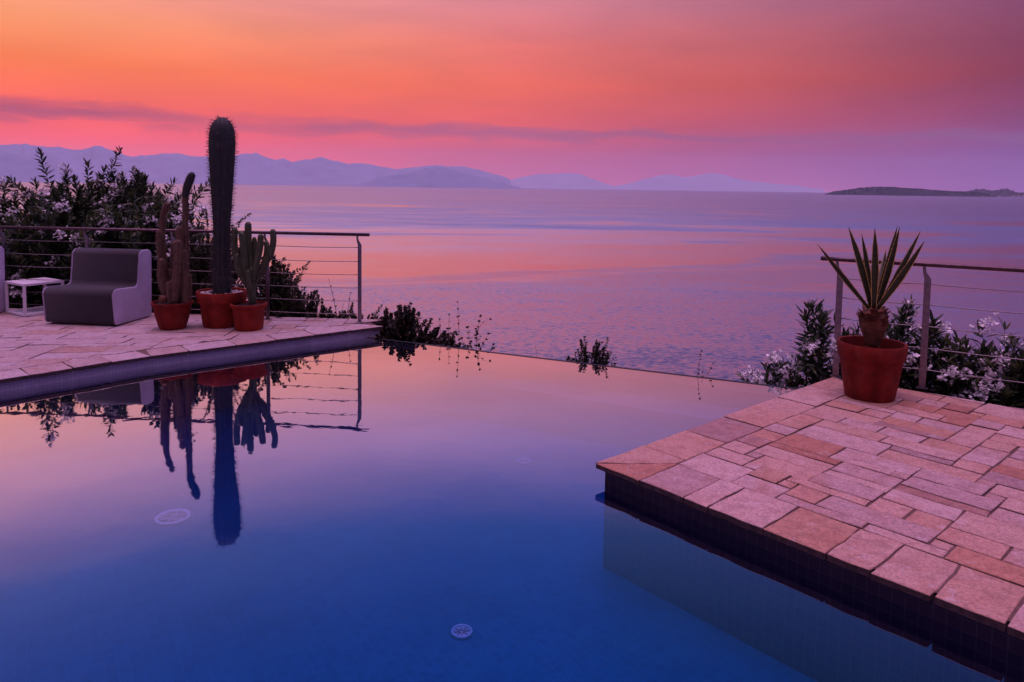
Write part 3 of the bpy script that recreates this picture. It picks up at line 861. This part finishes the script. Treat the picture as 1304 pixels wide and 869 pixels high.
posts = [on_rail(x) for x in (-330, -220, -106, 4, 110, 221, 340)]+[px(458, 411)]
posts[-1] = Vector((posts[-1].x, 8.30))
railing([Vector((posts[0].x-.2, RAIL_Y(posts[0].x-.2), ZR)), Vector((-1.66, 8.297, ZR))], posts, (.10, .255, .41, .565, .72, .885), ZR,
        'steel cable railing behind lounge chair and cacti at left', Vector((-1, .088)), .03)
ZR2 = DECK+1.03
r0, r1 = px(1064, 480), px(1174, 495)
rd = (r1-r0).normalized()
posts2 = [r0, r1, r1+rd*1.0, r1+rd*2.0, r1+rd*3.0]
railing([Vector((r0.x-rd.x*.16, r0.y-rd.y*.16, ZR2))]+[Vector((p.x, p.y, ZR2)) for p in posts2], posts2, (.16, .34, .52, .70, .87), ZR2,
        'steel cable railing behind the potted agave at right', -rd, .03, .05)

# ------------------------------------------------------------------ pots with cacti and agave
def pot(t, prof, mat, soil_r, soil_z, soil_mat=SOIL):
    m = MB(); m.lathe(prof, n=56); o = m.build('pot', mat, t, True); 
    md = o.modifiers.new('edge', 'EDGE_SPLIT'); md.split_angle = R(50)
    s = MB(); gg = np.random.default_rng(int(soil_r*1e4)); n = 28; vs = [(0, 0, soil_z+.012)]; fs = []
    for i in range(1, 5):
        for k in range(n):
            a = 2*math.pi*k/n; r = soil_r*i/4; vs.append((r*math.cos(a), r*math.sin(a), soil_z+gg.normal(0, .004)))
    for k in range(n): fs.append((0, 1+k, 1+(k+1) % n))
    for i in range(3):
        for k in range(n): fs.append((1+i*n+k, 1+(i+1)*n+k, 1+(i+1)*n+(k+1) % n, 1+i*n+(k+1) % n))
    s.add(vs, fs); s.build('soil', soil_mat, t, True)

def spline(pts, n):
    pts = [Vector(p) for p in pts]; m = len(pts)
    out = []
    for i in range(n):
        t = i/(n-1)*(m-1); k = min(int(t), m-2); f = t-k
        p0, p1, p2, p3 = pts[max(k-1, 0)], pts[k], pts[k+1], pts[min(k+2, m-1)]
        out.append(.5*((2*p1)+(p2-p0)*f+(2*p0-5*p1+4*p2-p3)*f*f+(3*p1-p0-3*p2+p3)*f**3))
    return out
def cactus_stem(t, path, rads, ribs, depth, mat, spine_mat, slen, nrow, name='stem', n=20, dome=True, per=3, fine=.0011, dome_h=1.05):
    """ribbed column with a domed tip and spines on the rib crests (spines are a sub-part)"""
    path = spline(path, n); rr = list(np.interp(np.linspace(0, 1, n), np.linspace(0, 1, len(rads)), rads))
    if dome:
        d = (path[-1]-path[-2]).normalized(); R0 = rr[-1]; tip = path[-1]
        for k in range(1, 9):
            a = k/8*math.pi/2*.97; path.append(tip+d*R0*dome_h*math.sin(a)); rr.append(max(R0*math.cos(a), .002))
    m = MB(); seg = ribs*4
    m.tube(path, rr, seg, ribs=ribs, depth=depth)
    o = m.build(name, mat, t, True)
    sp = MB(); gg = np.random.default_rng(len(path)*7+int(rads[0]*1e4)+ribs)
    cum = [0.0]
    for a, b in zip(path, path[1:]): cum.append(cum[-1]+(b-a).length)
    tot = cum[-1]; ref = None
    vs, fs = [], []
    for s_ in np.linspace(.01*tot, tot*.995, nrow):
        i = min(max(int(np.searchsorted(cum, s_))-1, 0), len(path)-2)
        f = (s_-cum[i])/max(cum[i+1]-cum[i], 1e-6)
        p = path[i].lerp(path[i+1], f); r = rr[i]+(rr[i+1]-rr[i])*f
        d = (path[i+1]-path[i]).normalized()
        ref = Vector((1, 0, 0))-d*d.x if ref is None else ref-d*ref.dot(d)
        ref.normalize(); bi = d.cross(ref)
        for k in range(ribs):
            a = 2*math.pi*k/ribs; u = ref*math.cos(a)+bi*math.sin(a)
            base = p+u*r*.99
            for _ in range(per):
                w = (u+Vector(gg.normal(0, .42, 3))+d*gg.uniform(-.3, .5)).normalized()
                side = w.orthogonal().normalized()*fine
                side2 = w.cross(side)
                b0 = len(vs); ln = slen*gg.uniform(.5, 1.1)
                vs += [base+side, base-side*.5+side2*.87, base-side*.5-side2*.87, base+w*ln]
                fs += [(b0, b0+1, b0+3), (b0+1, b0+2, b0+3), (b0+2, b0, b0+3)]
    sp.add(vs, fs); sp.build('spines', spine_mat, o)['kind'] = 'stuff'
    return o

# the tall columnar cactus in the middle
PY = {}
b2 = px(283, 414.5); Y2 = b2.y
t = empty('potted_cactus', (b2.x, b2.y, DECK), 0, 'tall thick club shaped cactus in the middle red pot', 'cactus', 'potted cacti on the left terrace')
RB2 = .262
pot(t, [(.19, .004), (.198, 0), (.205, .02), (.232, .26), (.236, .27), (.258, .275), (.268, .30), (.274, .385), (.266, .398), (.25, .395), (.243, .34)], TERRA, .246, .36)
pb = MB(); gg = np.random.default_rng(3)
for _ in range(150):
    a = gg.uniform(0, 6.28); r = math.sqrt(gg.uniform(.30, 1))*.225; s_ = gg.uniform(.010, .022)
    blob(pb, (r*math.cos(a), r*math.sin(a), .362+s_*.4), s_, gg, .5)
o = pb.build('pebbles', PEBBLE, t); o['kind'] = 'stuff'
def loc_at(x, y, Y, base): 
    p = aty(x, y, Y); return Vector((p.x-base.x, Y-base.y, p.z-DECK))
tp = loc_at(285, 150, Y2, b2)
hgt = tp.z
path2 = [(0.0, 0, .34), (.004, 0, .34+.25*(hgt-.34)), (.012, 0, .34+.5*(hgt-.34)), (.02, 0, .34+.75*(hgt-.34)), (.026, 0, hgt-.21)]
cactus_stem(t, path2, [.094, .100, .094, .090, .096, .112, .126, .137, .142, .138], 13, .17, CACT_B, SPINE, .062, 62, n=44, per=3, fine=.0026, dome_h=1.55)

# rusty candle cactus on the left
b1 = px(220, 418); Y1 = b1.y
t = empty('potted_cactus', (b1.x, b1.y, DECK), 0, 'slender rusty candle cactus with several stems in leftmost bowl pot', 'cactus', 'potted cacti on the left terrace')
pot(t, [(.125, .004), (.133, 0), (.15, .05), (.178, .15), (.196, .255), (.199, .268), (.213, .272), (.217, .285), (.213, .297), (.203, .296), (.196, .26)], TERRA_D, .198, .268)
def q1(x, y, dy=0): 
    v = loc_at(x, y, Y1+dy, b1); return (v.x, dy, v.z)
stems = [
 ([(235.5,386,.05),(237,352,.05),(236.5,310,.05),(236,275,.05),(236,250,.05)], [.036,.036,.036,.035], .05),
 ([(236,252,.05),(238,240,.05),(242,229,.04),(244,224,.03)], [.038,.048,.05,.042], 'tip'),
 ([(218,386,.02),(211,345,.02),(206.5,305,.02),(208,275,.01),(213,261,-.02)], [.034,.036,.036,.034,.036], 0),
 ([(212,348,.0),(205,330,-.02),(203,308,-.02),(203.5,296,-.02)], [.02,.03,.031,.029], 0),
 ([(215,384,-.06),(208,367,-.08),(205,350,-.08),(206,333,-.08)], [.024,.034,.036,.034], 0),
 ([(231,386,0),(230,350,0),(229,315,0),(228.5,292,0)], [.036,.042,.042,.038], 0),
 ([(222,386,-.1),(225,355,-.1),(227,330,-.1),(226.5,310,-.1)], [.036,.048,.048,.042], 0),
 ([(236,386,-.05),(235.5,360,-.05),(234,335,-.05),(233.5,321,-.05)], [.030,.036,.036,.032], 0),
 ([(226,386,.06),(222,355,.07),(221,330,.07),(221,312,.07)], [.03,.036,.035,.03], 0),
 ([(239,386,.0),(240,370,.0),(240,352,.0)], [.024,.028,.026], 0),
 ([(219,386,-.1),(217,374,-.1),(216.5,362,-.1)], [.026,.032,.03], 0),
]
for pts, rd_, k in stems:
    rd_ = [q*.88 for q in rd_]
    cactus_stem(t, [q1(*p) for p in pts], rd_, 9, .22, CACT_L if k != 'tip' else CACT_B, SPINE_L if k != 'tip' else SPINE, .022, 40 if k != 'tip' else 12, n=22, per=3, fine=.0022)
cactus_stem(t, [q1(208, 386, -.11), q1(208, 381, -.11)], [.03, .042], 11, .2, HUSK, SPINE_L, .02, 8, 'pup', n=6)

# green branching euphorbia on the right
b3 = px(317, 419); Y3 = b3.y
t = empty('potted_cactus', (b3.x, b3.y, DECK), 0, 'green branching candelabra cactus in the right hand small red pot', 'cactus', 'potted cacti on the left terrace')
pot(t, [(.137, .004), (.145, 0), (.152, .02), (.172, .235), (.176, .245), (.19, .25), (.197, .268), (.193, .288), (.182, .29), (.172, .25)], TERRA, .178, .262)
def q3(x, y, dy=0):
    v = loc_at(x, y, Y3+dy, b3); return (v.x, dy, v.z)
stems = [
 ([(321,387,0),(321,372,0),(319,358,0),(319,345,0)], [.045,.055,.056,.045]),
 ([(318,372,0),(314,352,-.03),(311,325,-.05),(308,302,-.06),(307,298,-.06)], [.035,.040,.042,.040,.036]),
 ([(314,358,.02),(305,340,.04),(299,318,.05),(299,294,.05)], [.032,.042,.045,.040]),
 ([(319,352,0),(317,325,.03),(316,303,.03),(316,287,.03)], [.035,.044,.048,.044]),
 ([(321,358,-.04),(327,335,-.05),(331,315,-.05),(332,302,-.05)], [.034,.042,.044,.040]),
 ([(322,352,.0),(335,338,0),(344,325,0),(348,308,0),(347.5,296,0)], [.034,.044,.044,.042,.040]),
 ([(317,362,.06),(309,350,.09),(306,332,.1),(307,318,.1)], [.03,.036,.038,.034]),
 ([(324,350,.06),(336,336,.09),(340,318,.1),(339,310,.1)], [.03,.038,.038,.034]),
 ([(322,366,.03),(329,352,.06),(336,344,.07),(338,330,.07)], [.03,.036,.036,.03]),
 ([(315,362,-.03),(306,350,-.05),(302,338,-.06),(302,326,-.06)], [.03,.036,.036,.03]),
 ([(319,345,.05),(323,328,.07),(324,312,.08),(324,305,.08)], [.028,.036,.036,.03]),
 ([(320,372,-.06),(317,360,-.09),(316,347,-.1)], [.026,.032,.028]),
]
for pts, rd_ in stems:
    rd_ = [q*.84 for q in rd_]
    cactus_stem(t, [q3(*p) for p in pts], rd_, 5, .42, CACT_G, SPINE, .012, 20, n=18, per=2, fine=.0018)

# agave on a short trunk
b4 = px(1107, 505); Y4 = b4.y
t = empty('potted_agave', (b4.x, b4.y, DECK), 0, 'spiky yellow edged agave in a large terracotta pot', 'agave')
pot(t, [(q*.915, z) for q, z in [(.185, .004), (.195, 0), (.20, .02), (.248, .30), (.250, .315), (.262, .318), (.268, .335), (.276, .425), (.270, .437), (.254, .434), (.246, .38), (.238, .31)]], TERRA_D, .222, .34)
def q4(x, y, dy=0):
    v = loc_at(x, y, Y4+dy, b4); return Vector((v.x, dy, v.z))
tr0, tr1 = q4(1111, 440), q4(1113, 394)
m = MB(); pts = spline([tr0, tr0.lerp(tr1, .5), tr1], 10)
m.tube(pts, [.054, .056, .064, .078, .092, .102, .106, .104, .092, .066], 18)
o = m.build('trunk', HUSK, t, True)
hk = MB(); gg = np.random.default_rng(9)
for i in range(130):
    u = gg.uniform(0, 1)**.7; a = gg.uniform(0, 6.28); p = tr0.lerp(tr1, u); r = np.interp(u, [0, .3, .7, 1], [.048, .06, .098, .078])
    d = Vector((math.cos(a), math.sin(a), 0)); s_ = Vector((-d.y, d.x, 0)); w = .022+.012*u
    q = p+d*r; tip = q+d*(.018+.02*u)+Vector((0, 0, gg.uniform(.01, .04)))
    hk.add([q-s_*w, q+s_*w, tip+s_*w*.3, tip-s_*w*.3, q+d*.012+Vector((0, 0, -.012))], [(0, 1, 2, 3), (4, 1, 0)], 0, gg.uniform(0, 1))
hk.build('husks', HUSK, o)
def agave_leaf(base, tip, width, curve, side_hint, face):
    n = 16; m = MB(); e = MB()
    d = tip-base; Lg = d.length; dn = d.normalized()
    s_ = dn.cross(face).normalized(); up = s_.cross(dn).normalized()
    vs = []; ev = []
    for i in range(n+1):
        u = i/n; w = width*np.interp(u, [0, .12, .45, .75, 1], [.62, .70, 1, .66, .015])/2
        c = base+d*u+up*(curve*Lg*math.sin(math.pi*u)*.5)
        th = .016*(1-u)+.002
        # V channel: blade edges stand forward of the midrib
        vs += [c-s_*w*.80+up*w*.45, c+up*0.0, c+s_*w*.80+up*w*.45, c+s_*w*.80+up*(w*.45-th*.4), c-up*th, c-s_*w*.80+up*(w*.45-th*.4)]
        for sg in (-1, 1):
            tooth = .006 if (i % 1 == 0 and 1 < i < n-1) else .0
            ev += [c+sg*s_*w*.801+up*(w*.45+.0006), c+sg*s_*w+up*(w*.53), c+sg*s_*w*.801+up*(w*.45-th*.45), c+sg*s_*w+up*(w*.53)+sg*s_*tooth]
    fs = []; ef = []
    for i in range(n):
        for k in range(6): fs.append((i*6+k, i*6+(k+1) % 6, (i+1)*6+(k+1) % 6, (i+1)*6+k))
        for q in (0, 4):
            a, b = i*8+q, (i+1)*8+q
            ef += [(a, a+1, b+1, b), (a+1, a+2, b+2, b+1)]
            if 1 < i < n-1:
                c0, c1 = Vector(ev[a+1]), Vector(ev[b+1]); out = (c0-Vector(ev[a])).normalized()
                k = len(ev); ev += [c0.lerp(c1, .3), c0.lerp(c1, .55), c0.lerp(c1, .4)+out*.007+dn*.004]; ef.append((k, k+1, k+2))
    fs += [(5, 4, 3, 2, 1, 0)]
    m.add(vs, fs, 0, float(gg.uniform(0, 1))); o = m.build('leaf', AGAVE, t, True)
    e.add(ev, ef, 0, float(gg.uniform(0, 1))); e.build('leaf_margin', AGAVE_E, o)
V = Vector
lv = [((1106,393,-.02),(1041,311,-.12),.045,-.05), ((1109,392,-.0),(1080,288,.05),.062,.03), ((1110,391,.05),(1097,297,.14),.05,.02),
      ((1112,392,-.03),(1114,290,-.05),.066,.0), ((1114,391,.05),(1143,287,.12),.056,.02), ((1116,392,.0),(1146,288,.0),.055,.03),
      ((1117,393,-.03),(1178,306,-.08),.058,.05), ((1118,393,.04),(1173,293,.1),.05,.03), ((1113,392,.06),(1122,300,.2),.05,.0),
      ((1109,393,-.05),(1088,310,-.02),.04,.02)]
for a_, c_, w_, cv in lv[:8]+[]:
    agave_leaf(q4(*a_), q4(*c_), w_*1.0, cv, None, V((0, -1, .25)))
agave_leaf(q4(1114, 392, .05), q4(1128, 318, .35), .06, .02, None, V((0, -1, .6)))

# ------------------------------------------------------------------ shrubs
def leaf_arrays(P, D, U, Ln, W, droop):
    """many lanceolate leaves at once: 6 verts, 3 faces each"""
    S_ = np.cross(D, U); S_ /= np.linalg.norm(S_, axis=1, keepdims=True)+1e-9
    Nn = np.cross(S_, D)
    L1 = Ln[:, None]; w = W[:, None]/2; dr = droop[:, None]*L1
    v = np.stack([P, P+D*L1*.36-S_*w+Nn*dr*.3, P+D*L1*.36+S_*w+Nn*dr*.3, P+D*L1*.72-S_*w*.72-Nn*dr*.1, P+D*L1*.72+S_*w*.72-Nn*dr*.1, P+D*L1-Nn*dr], 1)
    n = len(P); b = np.arange(n)[:, None]*6
    tri = np.concatenate([b+np.array([[0, 2, 1]]), b+np.array([[3, 4, 5]])]); quad = b+np.array([[1, 2, 4, 3]])
    return v.reshape(-1, 3), [tuple(int(q) for q in r) for r in tri]+[tuple(int(q) for q in r) for r in quad]
def rand_dirs(g, n):
    d = g.normal(size=(n, 3)); return d/np.linalg.norm(d, axis=1, keepdims=True)
def mesh_leaves(name, mat, parent, P, D, Ln, W, droop, g, tints=None):
    if len(P) == 0: return
    U = np.tile([0, 0, 1.0], (len(P), 1))+g.normal(0, .45, (len(P), 3))
    v, f = leaf_arrays(P, D, U, Ln, W, droop)
    mb = MB(); mb.v = [tuple(q) for q in v.tolist()]; mb.f = f; mb.mi = [0]*len(f)
    tt = g.uniform(0, 1, len(P)) if tints is None else tints
    mb.tint = np.repeat(tt, 6).tolist()
    return mb.build(name, mat, parent)
def flowers(parent, centres, g, size=.026, per=15, spread=.036):
    P, D, Ln, W = [], [], [], []
    for c in centres:
        for _ in range(int(g.integers(per-4, per+4))):
            f = c+g.normal(0, spread, 3); n = g.normal(size=3)+np.array([0, -.7, .6]); n /= np.linalg.norm(n)
            a = np.cross(n, [0.3, .2, 1]); a /= np.linalg.norm(a); b = np.cross(n, a); ph = g.uniform(0, 6)
            for k in range(5):
                q = ph+k*2*math.pi/5; d = a*math.cos(q)+b*math.sin(q)+n*.25
                P.append(f); D.append(d/np.linalg.norm(d)); Ln.append(size*g.uniform(.9, 1.25)); W.append(size*1.0)
    if P:
        n = len(P); mesh_leaves('blossom', PETAL, parent, np.array(P), np.array(D), np.array(Ln), np.array(W), g.uniform(-.1, .2, n), g)
def shrub(name, base, tips, mat, label, cat, group, seed, leaf=(.155, .034), whorl=.036, leafy=.66, arch=.18, per=3, flower=0, sub=0, stem_r=.008, fsize=.027, elev=(.2, .9), stand=.2):
    """stems from the root to each tip, leaves set round the upper part of each stem, blossom at some of the tips"""
    g = np.random.default_rng(seed)
    t = empty(name, base, 0, label, cat, group)
    st = MB(); P, D, Ln, W = [], [], [], []; fl = []
    b = np.array(base)
    for tip in tips:
        e = np.array(tip)-b; Lg = np.linalg.norm(e)
        b0 = g.normal(0, .08, 3)*[1, 1, 0]*min(1, Lg)
        midp = b0+(e-b0)*.55+np.array([-e[0]*arch*.5, -e[1]*arch*.5, Lg*arch*.5])+g.normal(0, .03*Lg, 3)
        branches = [(b0, midp, e, stem_r, leafy)]
        for _ in range(sub):
            u = g.uniform(.35, .85); s0 = (1-u)**2*b0+2*u*(1-u)*midp+u*u*e
            dd = (e-midp)/np.linalg.norm(e-midp)+g.normal(0, .55, 3); dd[2] = abs(dd[2])*.6+.25; dd /= np.linalg.norm(dd)
            e2 = s0+dd*Lg*g.uniform(.14, .30)
            branches.append((s0, (s0+e2)/2+g.normal(0, .02, 3), e2, stem_r*.6, 1.0))
        for (p0, pm, p1, sr, lf) in branches:
            n = 9
            pts = [(1-u)**2*p0+2*u*(1-u)*pm+u*u*p1 for u in np.linspace(0, 1, n)]
            st.tube([Vector(q) for q in pts], list(np.linspace(sr, sr*.35, n)), 4, caps=False)
            ln = np.linalg.norm(p1-p0); m = max(2, int(ln*lf/whorl))
            for u in 1-lf*np.linspace(0, 1, m):
                q = (1-u)**2*p0+2*u*(1-u)*pm+u*u*p1
                ax = 2*(1-u)*(pm-p0)+2*u*(p1-pm); ax /= np.linalg.norm(ax)+1e-9
                s1 = np.cross(ax, g.normal(size=3)); s1 /= np.linalg.norm(s1)+1e-9; s2 = np.cross(ax, s1); ph = g.uniform(0, 6)
                top = .35+.65*min(1, (1-u)*6)
                for k in range(per):
                    a = ph+2*math.pi*k/per; el = g.uniform(*elev)*top+ (1-top)*1.3
                    d = (s1*math.cos(a)+s2*math.sin(a))*math.cos(el)+ax*math.sin(el)
                    P.append(q); D.append(d); Ln.append(leaf[0]*g.uniform(.6, 1.1)*(.65+.35*top)); W.append(leaf[1]*g.uniform(.8, 1.15))
            if g.uniform() < flower*.65: fl.append(p1+g.normal(0, .015, 3)+np.array([0, -.03, .02]))
    st.build('stem', STEMM, t)
    n = len(P); mesh_leaves('foliage', mat, t, np.array(P), np.array(D), np.array(Ln), np.array(W), g.uniform(-.05, .22, n), g)
    if fl: flowers(t, fl, g, fsize)
    return t
def crown_tips(outline, Y, depth, n, seed, inner=.35, front=.5):
    """tips fill the body of a bush: outline is its skyline in (x, y) pixels turned into metres at depth Y"""
    g = np.random.default_rng(seed); xs = [p[0] for p in outline]; out = []
    for i in range(n):
        x = g.uniform(xs[0], xs[-1]); ytop = float(np.interp(x, xs, [p[1] for p in outline]))
        top = aty(x, ytop+(20 if Y > 10.5 else 0), Y)      # the leaves reach a little above the stem tips
        dy = g.uniform(-depth, depth); k = math.sqrt(max(0, 1-(dy/depth)**2*.6))
        f = 1-(g.uniform(0, 1)**1.6)*.75
        zb = LOWEST
        z = zb+(top.z-zb)*(f*k if i % 3 else (.9+.1*f)*k)
        out.append((top.x*(1 if i % 3 == 0 else 1), Y+dy, z))
    return out
LOWEST = -.3
def base_at(x, Y, z=-.9): 
    p = aty(x, 300, Y); return (p.x, Y, z)
OL = 'white flowering oleanders beyond the left railing'
shrub('oleander_bush', base_at(20, 11.3, -2.4), crown_tips([(-40,236),(-10,228),(5,236),(18,222),(28,216),(38,226),(55,234),(75,240)], 11.3, .6, 74, 1), OLEANDER, 'oleander at the left picture edge, low and thick with white blossom', 'shrub', OL, 1, flower=.55, sub=2)
shrub('oleander_bush', base_at(92, 12.0, -2.9), crown_tips([(52,250),(66,226),(78,207),(85,197),(94,212),(104,222),(112,214),(122,202),(130,210),(140,222)], 12.0, .6, 84, 2), OLEANDER, 'tall oleander with twin pointed tops behind the lounge chair', 'shrub', OL, 2, flower=.25, sub=2)
shrub('oleander_bush', base_at(168, 12.0, -2.9), crown_tips([(128,228),(142,214),(152,212),(160,204),(169,193),(176,190),(184,208),(194,222),(204,228)], 12.0, .6, 84, 3), OLEANDER, 'tallest oleander with one pointed top left of the cacti', 'shrub', OL, 3, flower=.35, sub=2)
shrub('oleander_bush', base_at(212, 10.8, -2.0), crown_tips([(178,246),(190,238),(202,222),(212,228),(220,236),(232,242),(246,262),(252,275)], 10.8, .5, 58, 4), OLEANDER, 'blossoming oleander right behind the slender candle cactus', 'shrub', OL, 4, flower=.6, sub=2)
shrub('oleander_bush', base_at(60, 9.3), crown_tips([(-20,270),(20,262),(60,268),(100,262),(150,270),(180,280)], 9.3, .22, 60, 5), OLEANDER, 'low wide oleander filling the gap behind railing and side table', 'shrub', OL, 5, flower=.3, sub=1)
shrub('oleander_bush', base_at(165, 9.15), crown_tips([(110,280),(140,268),(170,272),(200,262),(240,280),(255,300)], 9.15, .2, 50, 15), OLEANDER, 'low oleander with white blossom just above the chair back', 'shrub', OL, 15, flower=.45, sub=1)
# darker shrubs behind the cacti and along the slope
shrub('evergreen_shrub', base_at(256, 9.6), crown_tips([(228,282),(238,268),(250,262),(262,260),(272,262),(284,272),(296,290),(304,310)], 9.6, .5, 50, 6), DARKLEAF, 'dark small leaved evergreen behind the tall cactus', 'shrub', None, 6, leaf=(.05, .022), whorl=.024, sub=3)
shrub('clipped_shrub', base_at(265, 9.0), crown_tips([(232,312),(240,303),(256,300),(276,300),(292,306),(305,316)], 9.0, .22, 70, 7), OLIVELEAF, 'olive green clipped shrub between the railing and tall cactus', 'shrub', None, 7, leaf=(.035, .018), whorl=.018, sub=3)
shrub('evergreen_shrub', base_at(352, 9.0), crown_tips([(318,322),(330,318),(345,322),(356,332),(366,338),(374,352),(384,372),(392,392)], 9.0, .35, 60, 8), DARKLEAF, 'dark glossy evergreen right of the green branching cactus', 'shrub', None, 8, leaf=(.055, .026), whorl=.024, sub=3)
shrub('flowering_shrub', base_at(373, 8.75), crown_tips([(362,352),(370,343),(378,346),(384,360)], 8.75, .12, 9, 28), OLIVELEAF, 'thin airy shrub with narrow leaves poking above dark evergreen', 'shrub', None, 28, leaf=(.05, .012), whorl=.03, sub=2, leafy=.4)
shrub('creeping_shrub', base_at(392, 8.72), crown_tips([(336,388),(360,380),(376,378),(392,374),(402,366),(412,378),(424,396),(436,402)], 8.72, .16, 70, 9), DARKLEAF, 'low bushy creeper along the terrace behind the railing', 'shrub', None, 9, leaf=(.04, .022), whorl=.02, sub=3)
shrub('creeping_shrub', base_at(452, 8.72), crown_tips([(416,402),(432,396),(445,398),(462,398),(476,400),(490,404)], 8.72, .14, 36, 10), DARKLEAF, 'lowest creeper growing around the end post of the railing', 'shrub', None, 10, leaf=(.038, .024), whorl=.02, sub=2)
shrub('sprig', base_at(432, 8.6, -.2), [tuple(aty(x, y, 8.6)) for x, y in ((419, 357), (446, 374), (437, 388))], DARKLEAF, 'long thin leafy sprig rising beside the railing end post', 'twig', None, 12, leaf=(.03, .022), whorl=.07, per=2, sub=0, arch=.05, leafy=.8, stem_r=.005)
shrub('creeping_shrub', base_at(525, 8.35), crown_tips([(476,418),(488,402),(498,392),(512,389),(526,396),(534,404),(546,418),(560,420),(572,430),(586,442)], 8.35, .3, 90, 11), REDLEAF, 'reddish ivy like shrub spilling over the pool edge by terrace corner', 'shrub', None, 11, leaf=(.052, .040), whorl=.022, sub=3)
shrub('sprig', base_at(575, 8.1, -.5), [tuple(aty(x, y, 8.0)) for x, y in ((583, 386), (560, 408), (572, 402))], REDLEAF, 'three leggy shoots standing up from the reddish shrub', 'twig', None, 13, leaf=(.035, .024), whorl=.07, per=2, arch=.05, leafy=.6, stem_r=.004)
shrub('sprig', base_at(606, 8.0, -.5), [tuple(aty(x, y, 7.85)) for x, y in ((612, 404), (596, 418), (606, 420), (622, 426), (628, 440), (588, 432), (600, 436))], REDLEAF, 'loose trailing tendrils with round leaves over the pool edge', 'twig', None, 14, leaf=(.045, .034), whorl=.06, per=2, arch=.1, leafy=.6, sub=1, stem_r=.004)
shrub('leafy_shrub', base_at(752, 7.3, -.7), crown_tips([(716,462),(726,452),(736,438),(742,434),(750,452),(758,436),(764,432),(772,444),(780,456),(786,466)], 7.25, .18, 36, 16), DARKLEAF, 'small dark leafy shrub peeping over the middle of pool edge', 'shrub', None, 16, leaf=(.04, .018), whorl=.022, sub=2)
shrub('sprig', base_at(694, 7.6, -.6), [tuple(aty(x, y, 7.5)) for x, y in ((681, 438), (690, 462))], STEMM, 'hair thin bare twig over pool edge left of the small shrub', 'twig', None, 17, leaf=(.02, .008), whorl=.06, per=1, leafy=.4, stem_r=.003)
shrub('sprig', base_at(896, 6.7, -.6), [tuple(aty(x, y, 6.6)) for x, y in ((893, 448), (908, 464), (895, 470))], REDLEAF, 'tiny upright sprig over pool edge left of right terrace', 'twig', None, 18, leaf=(.028, .02), whorl=.05, per=2, leafy=.5, stem_r=.003)
OR = 'white flowering oleanders beyond the right railing'
LOWEST = -.55
kw = dict(leaf=(.17, .030), whorl=.05, fsize=.028)
shrub('oleander_bush', base_at(994, 6.75, -.8), crown_tips([(952,470),(968,478),(978,462),(986,462),(998,458),(1008,452),(1018,456),(1028,462),(1036,470)], 6.7, .25, 26, 31), OLEANDER, 'small low oleander at the pool corner of right terrace', 'shrub', OR, 31, flower=.4, sub=1, leaf=(.115, .026), whorl=.04, fsize=.028)
shrub('oleander_bush', base_at(1050, 6.5, -.8), crown_tips([(1018,416),(1028,398),(1036,388),(1044,392),(1054,402),(1064,420),(1074,436)], 6.5, .25, 17, 32), OLEANDER, 'tall open oleander left of the agave pot', 'shrub', OR, 32, flower=.15, sub=1, **kw)
shrub('oleander_bush', base_at(1120, 6.35, -.8), crown_tips([(1074,432),(1086,424),(1100,420),(1118,424),(1130,410),(1140,398),(1150,410)], 6.35, .25, 26, 33), OLEANDER, 'oleander hidden directly behind the agave trunk', 'shrub', OR, 33, flower=.5, sub=1, **kw)
shrub('oleander_bush', base_at(1166, 6.2, -.8), crown_tips([(1140,412),(1152,402),(1160,390),(1170,384),(1180,384),(1186,398),(1196,420),(1206,432)], 6.2, .25, 26, 34), OLEANDER, 'upright oleander rising around the second railing post', 'shrub', OR, 34, flower=.4, sub=1, **kw)
shrub('oleander_bush', base_at(1226, 6.0, -.8), crown_tips([(1196,444),(1210,428),(1222,424),(1234,438),(1244,438),(1254,452),(1264,462)], 5.95, .22, 36, 35), OLEANDER, 'oleander heavy with white blossom right of second railing post', 'shrub', OR, 35, flower=.6, sub=1, **kw)
shrub('oleander_bush', base_at(1282, 5.85, -.8), crown_tips([(1250,456),(1262,446),(1276,440),(1290,436),(1302,428),(1320,430),(1340,440)], 5.8, .22, 44, 36), OLEANDER, 'oleander cut off by the right picture edge', 'shrub', OR, 36, flower=.45, sub=1, **kw)

# ------------------------------------------------------------------ render settings
scene.render.engine = 'CYCLES'
scene.view_settings.view_transform = 'Standard'
scene.view_settings.look = 'None'
scene.view_settings.exposure = 0.0
scene.view_settings.gamma = 1
scene.view_settings.use_curve_mapping = False
cy = scene.cycles
cy.max_bounces = 8; cy.diffuse_bounces = 3; cy.glossy_bounces = 4; cy.transparent_max_bounces = 12; cy.volume_bounces = 2
cy.use_denoising = True
scene.render.filter_size = 1.05
try: cy.denoiser = 'OPENIMAGEDENOISE'
except Exception: pass
cy.sample_clamp_indirect = 4
cy.caustics_reflective = False; cy.caustics_refractive = False
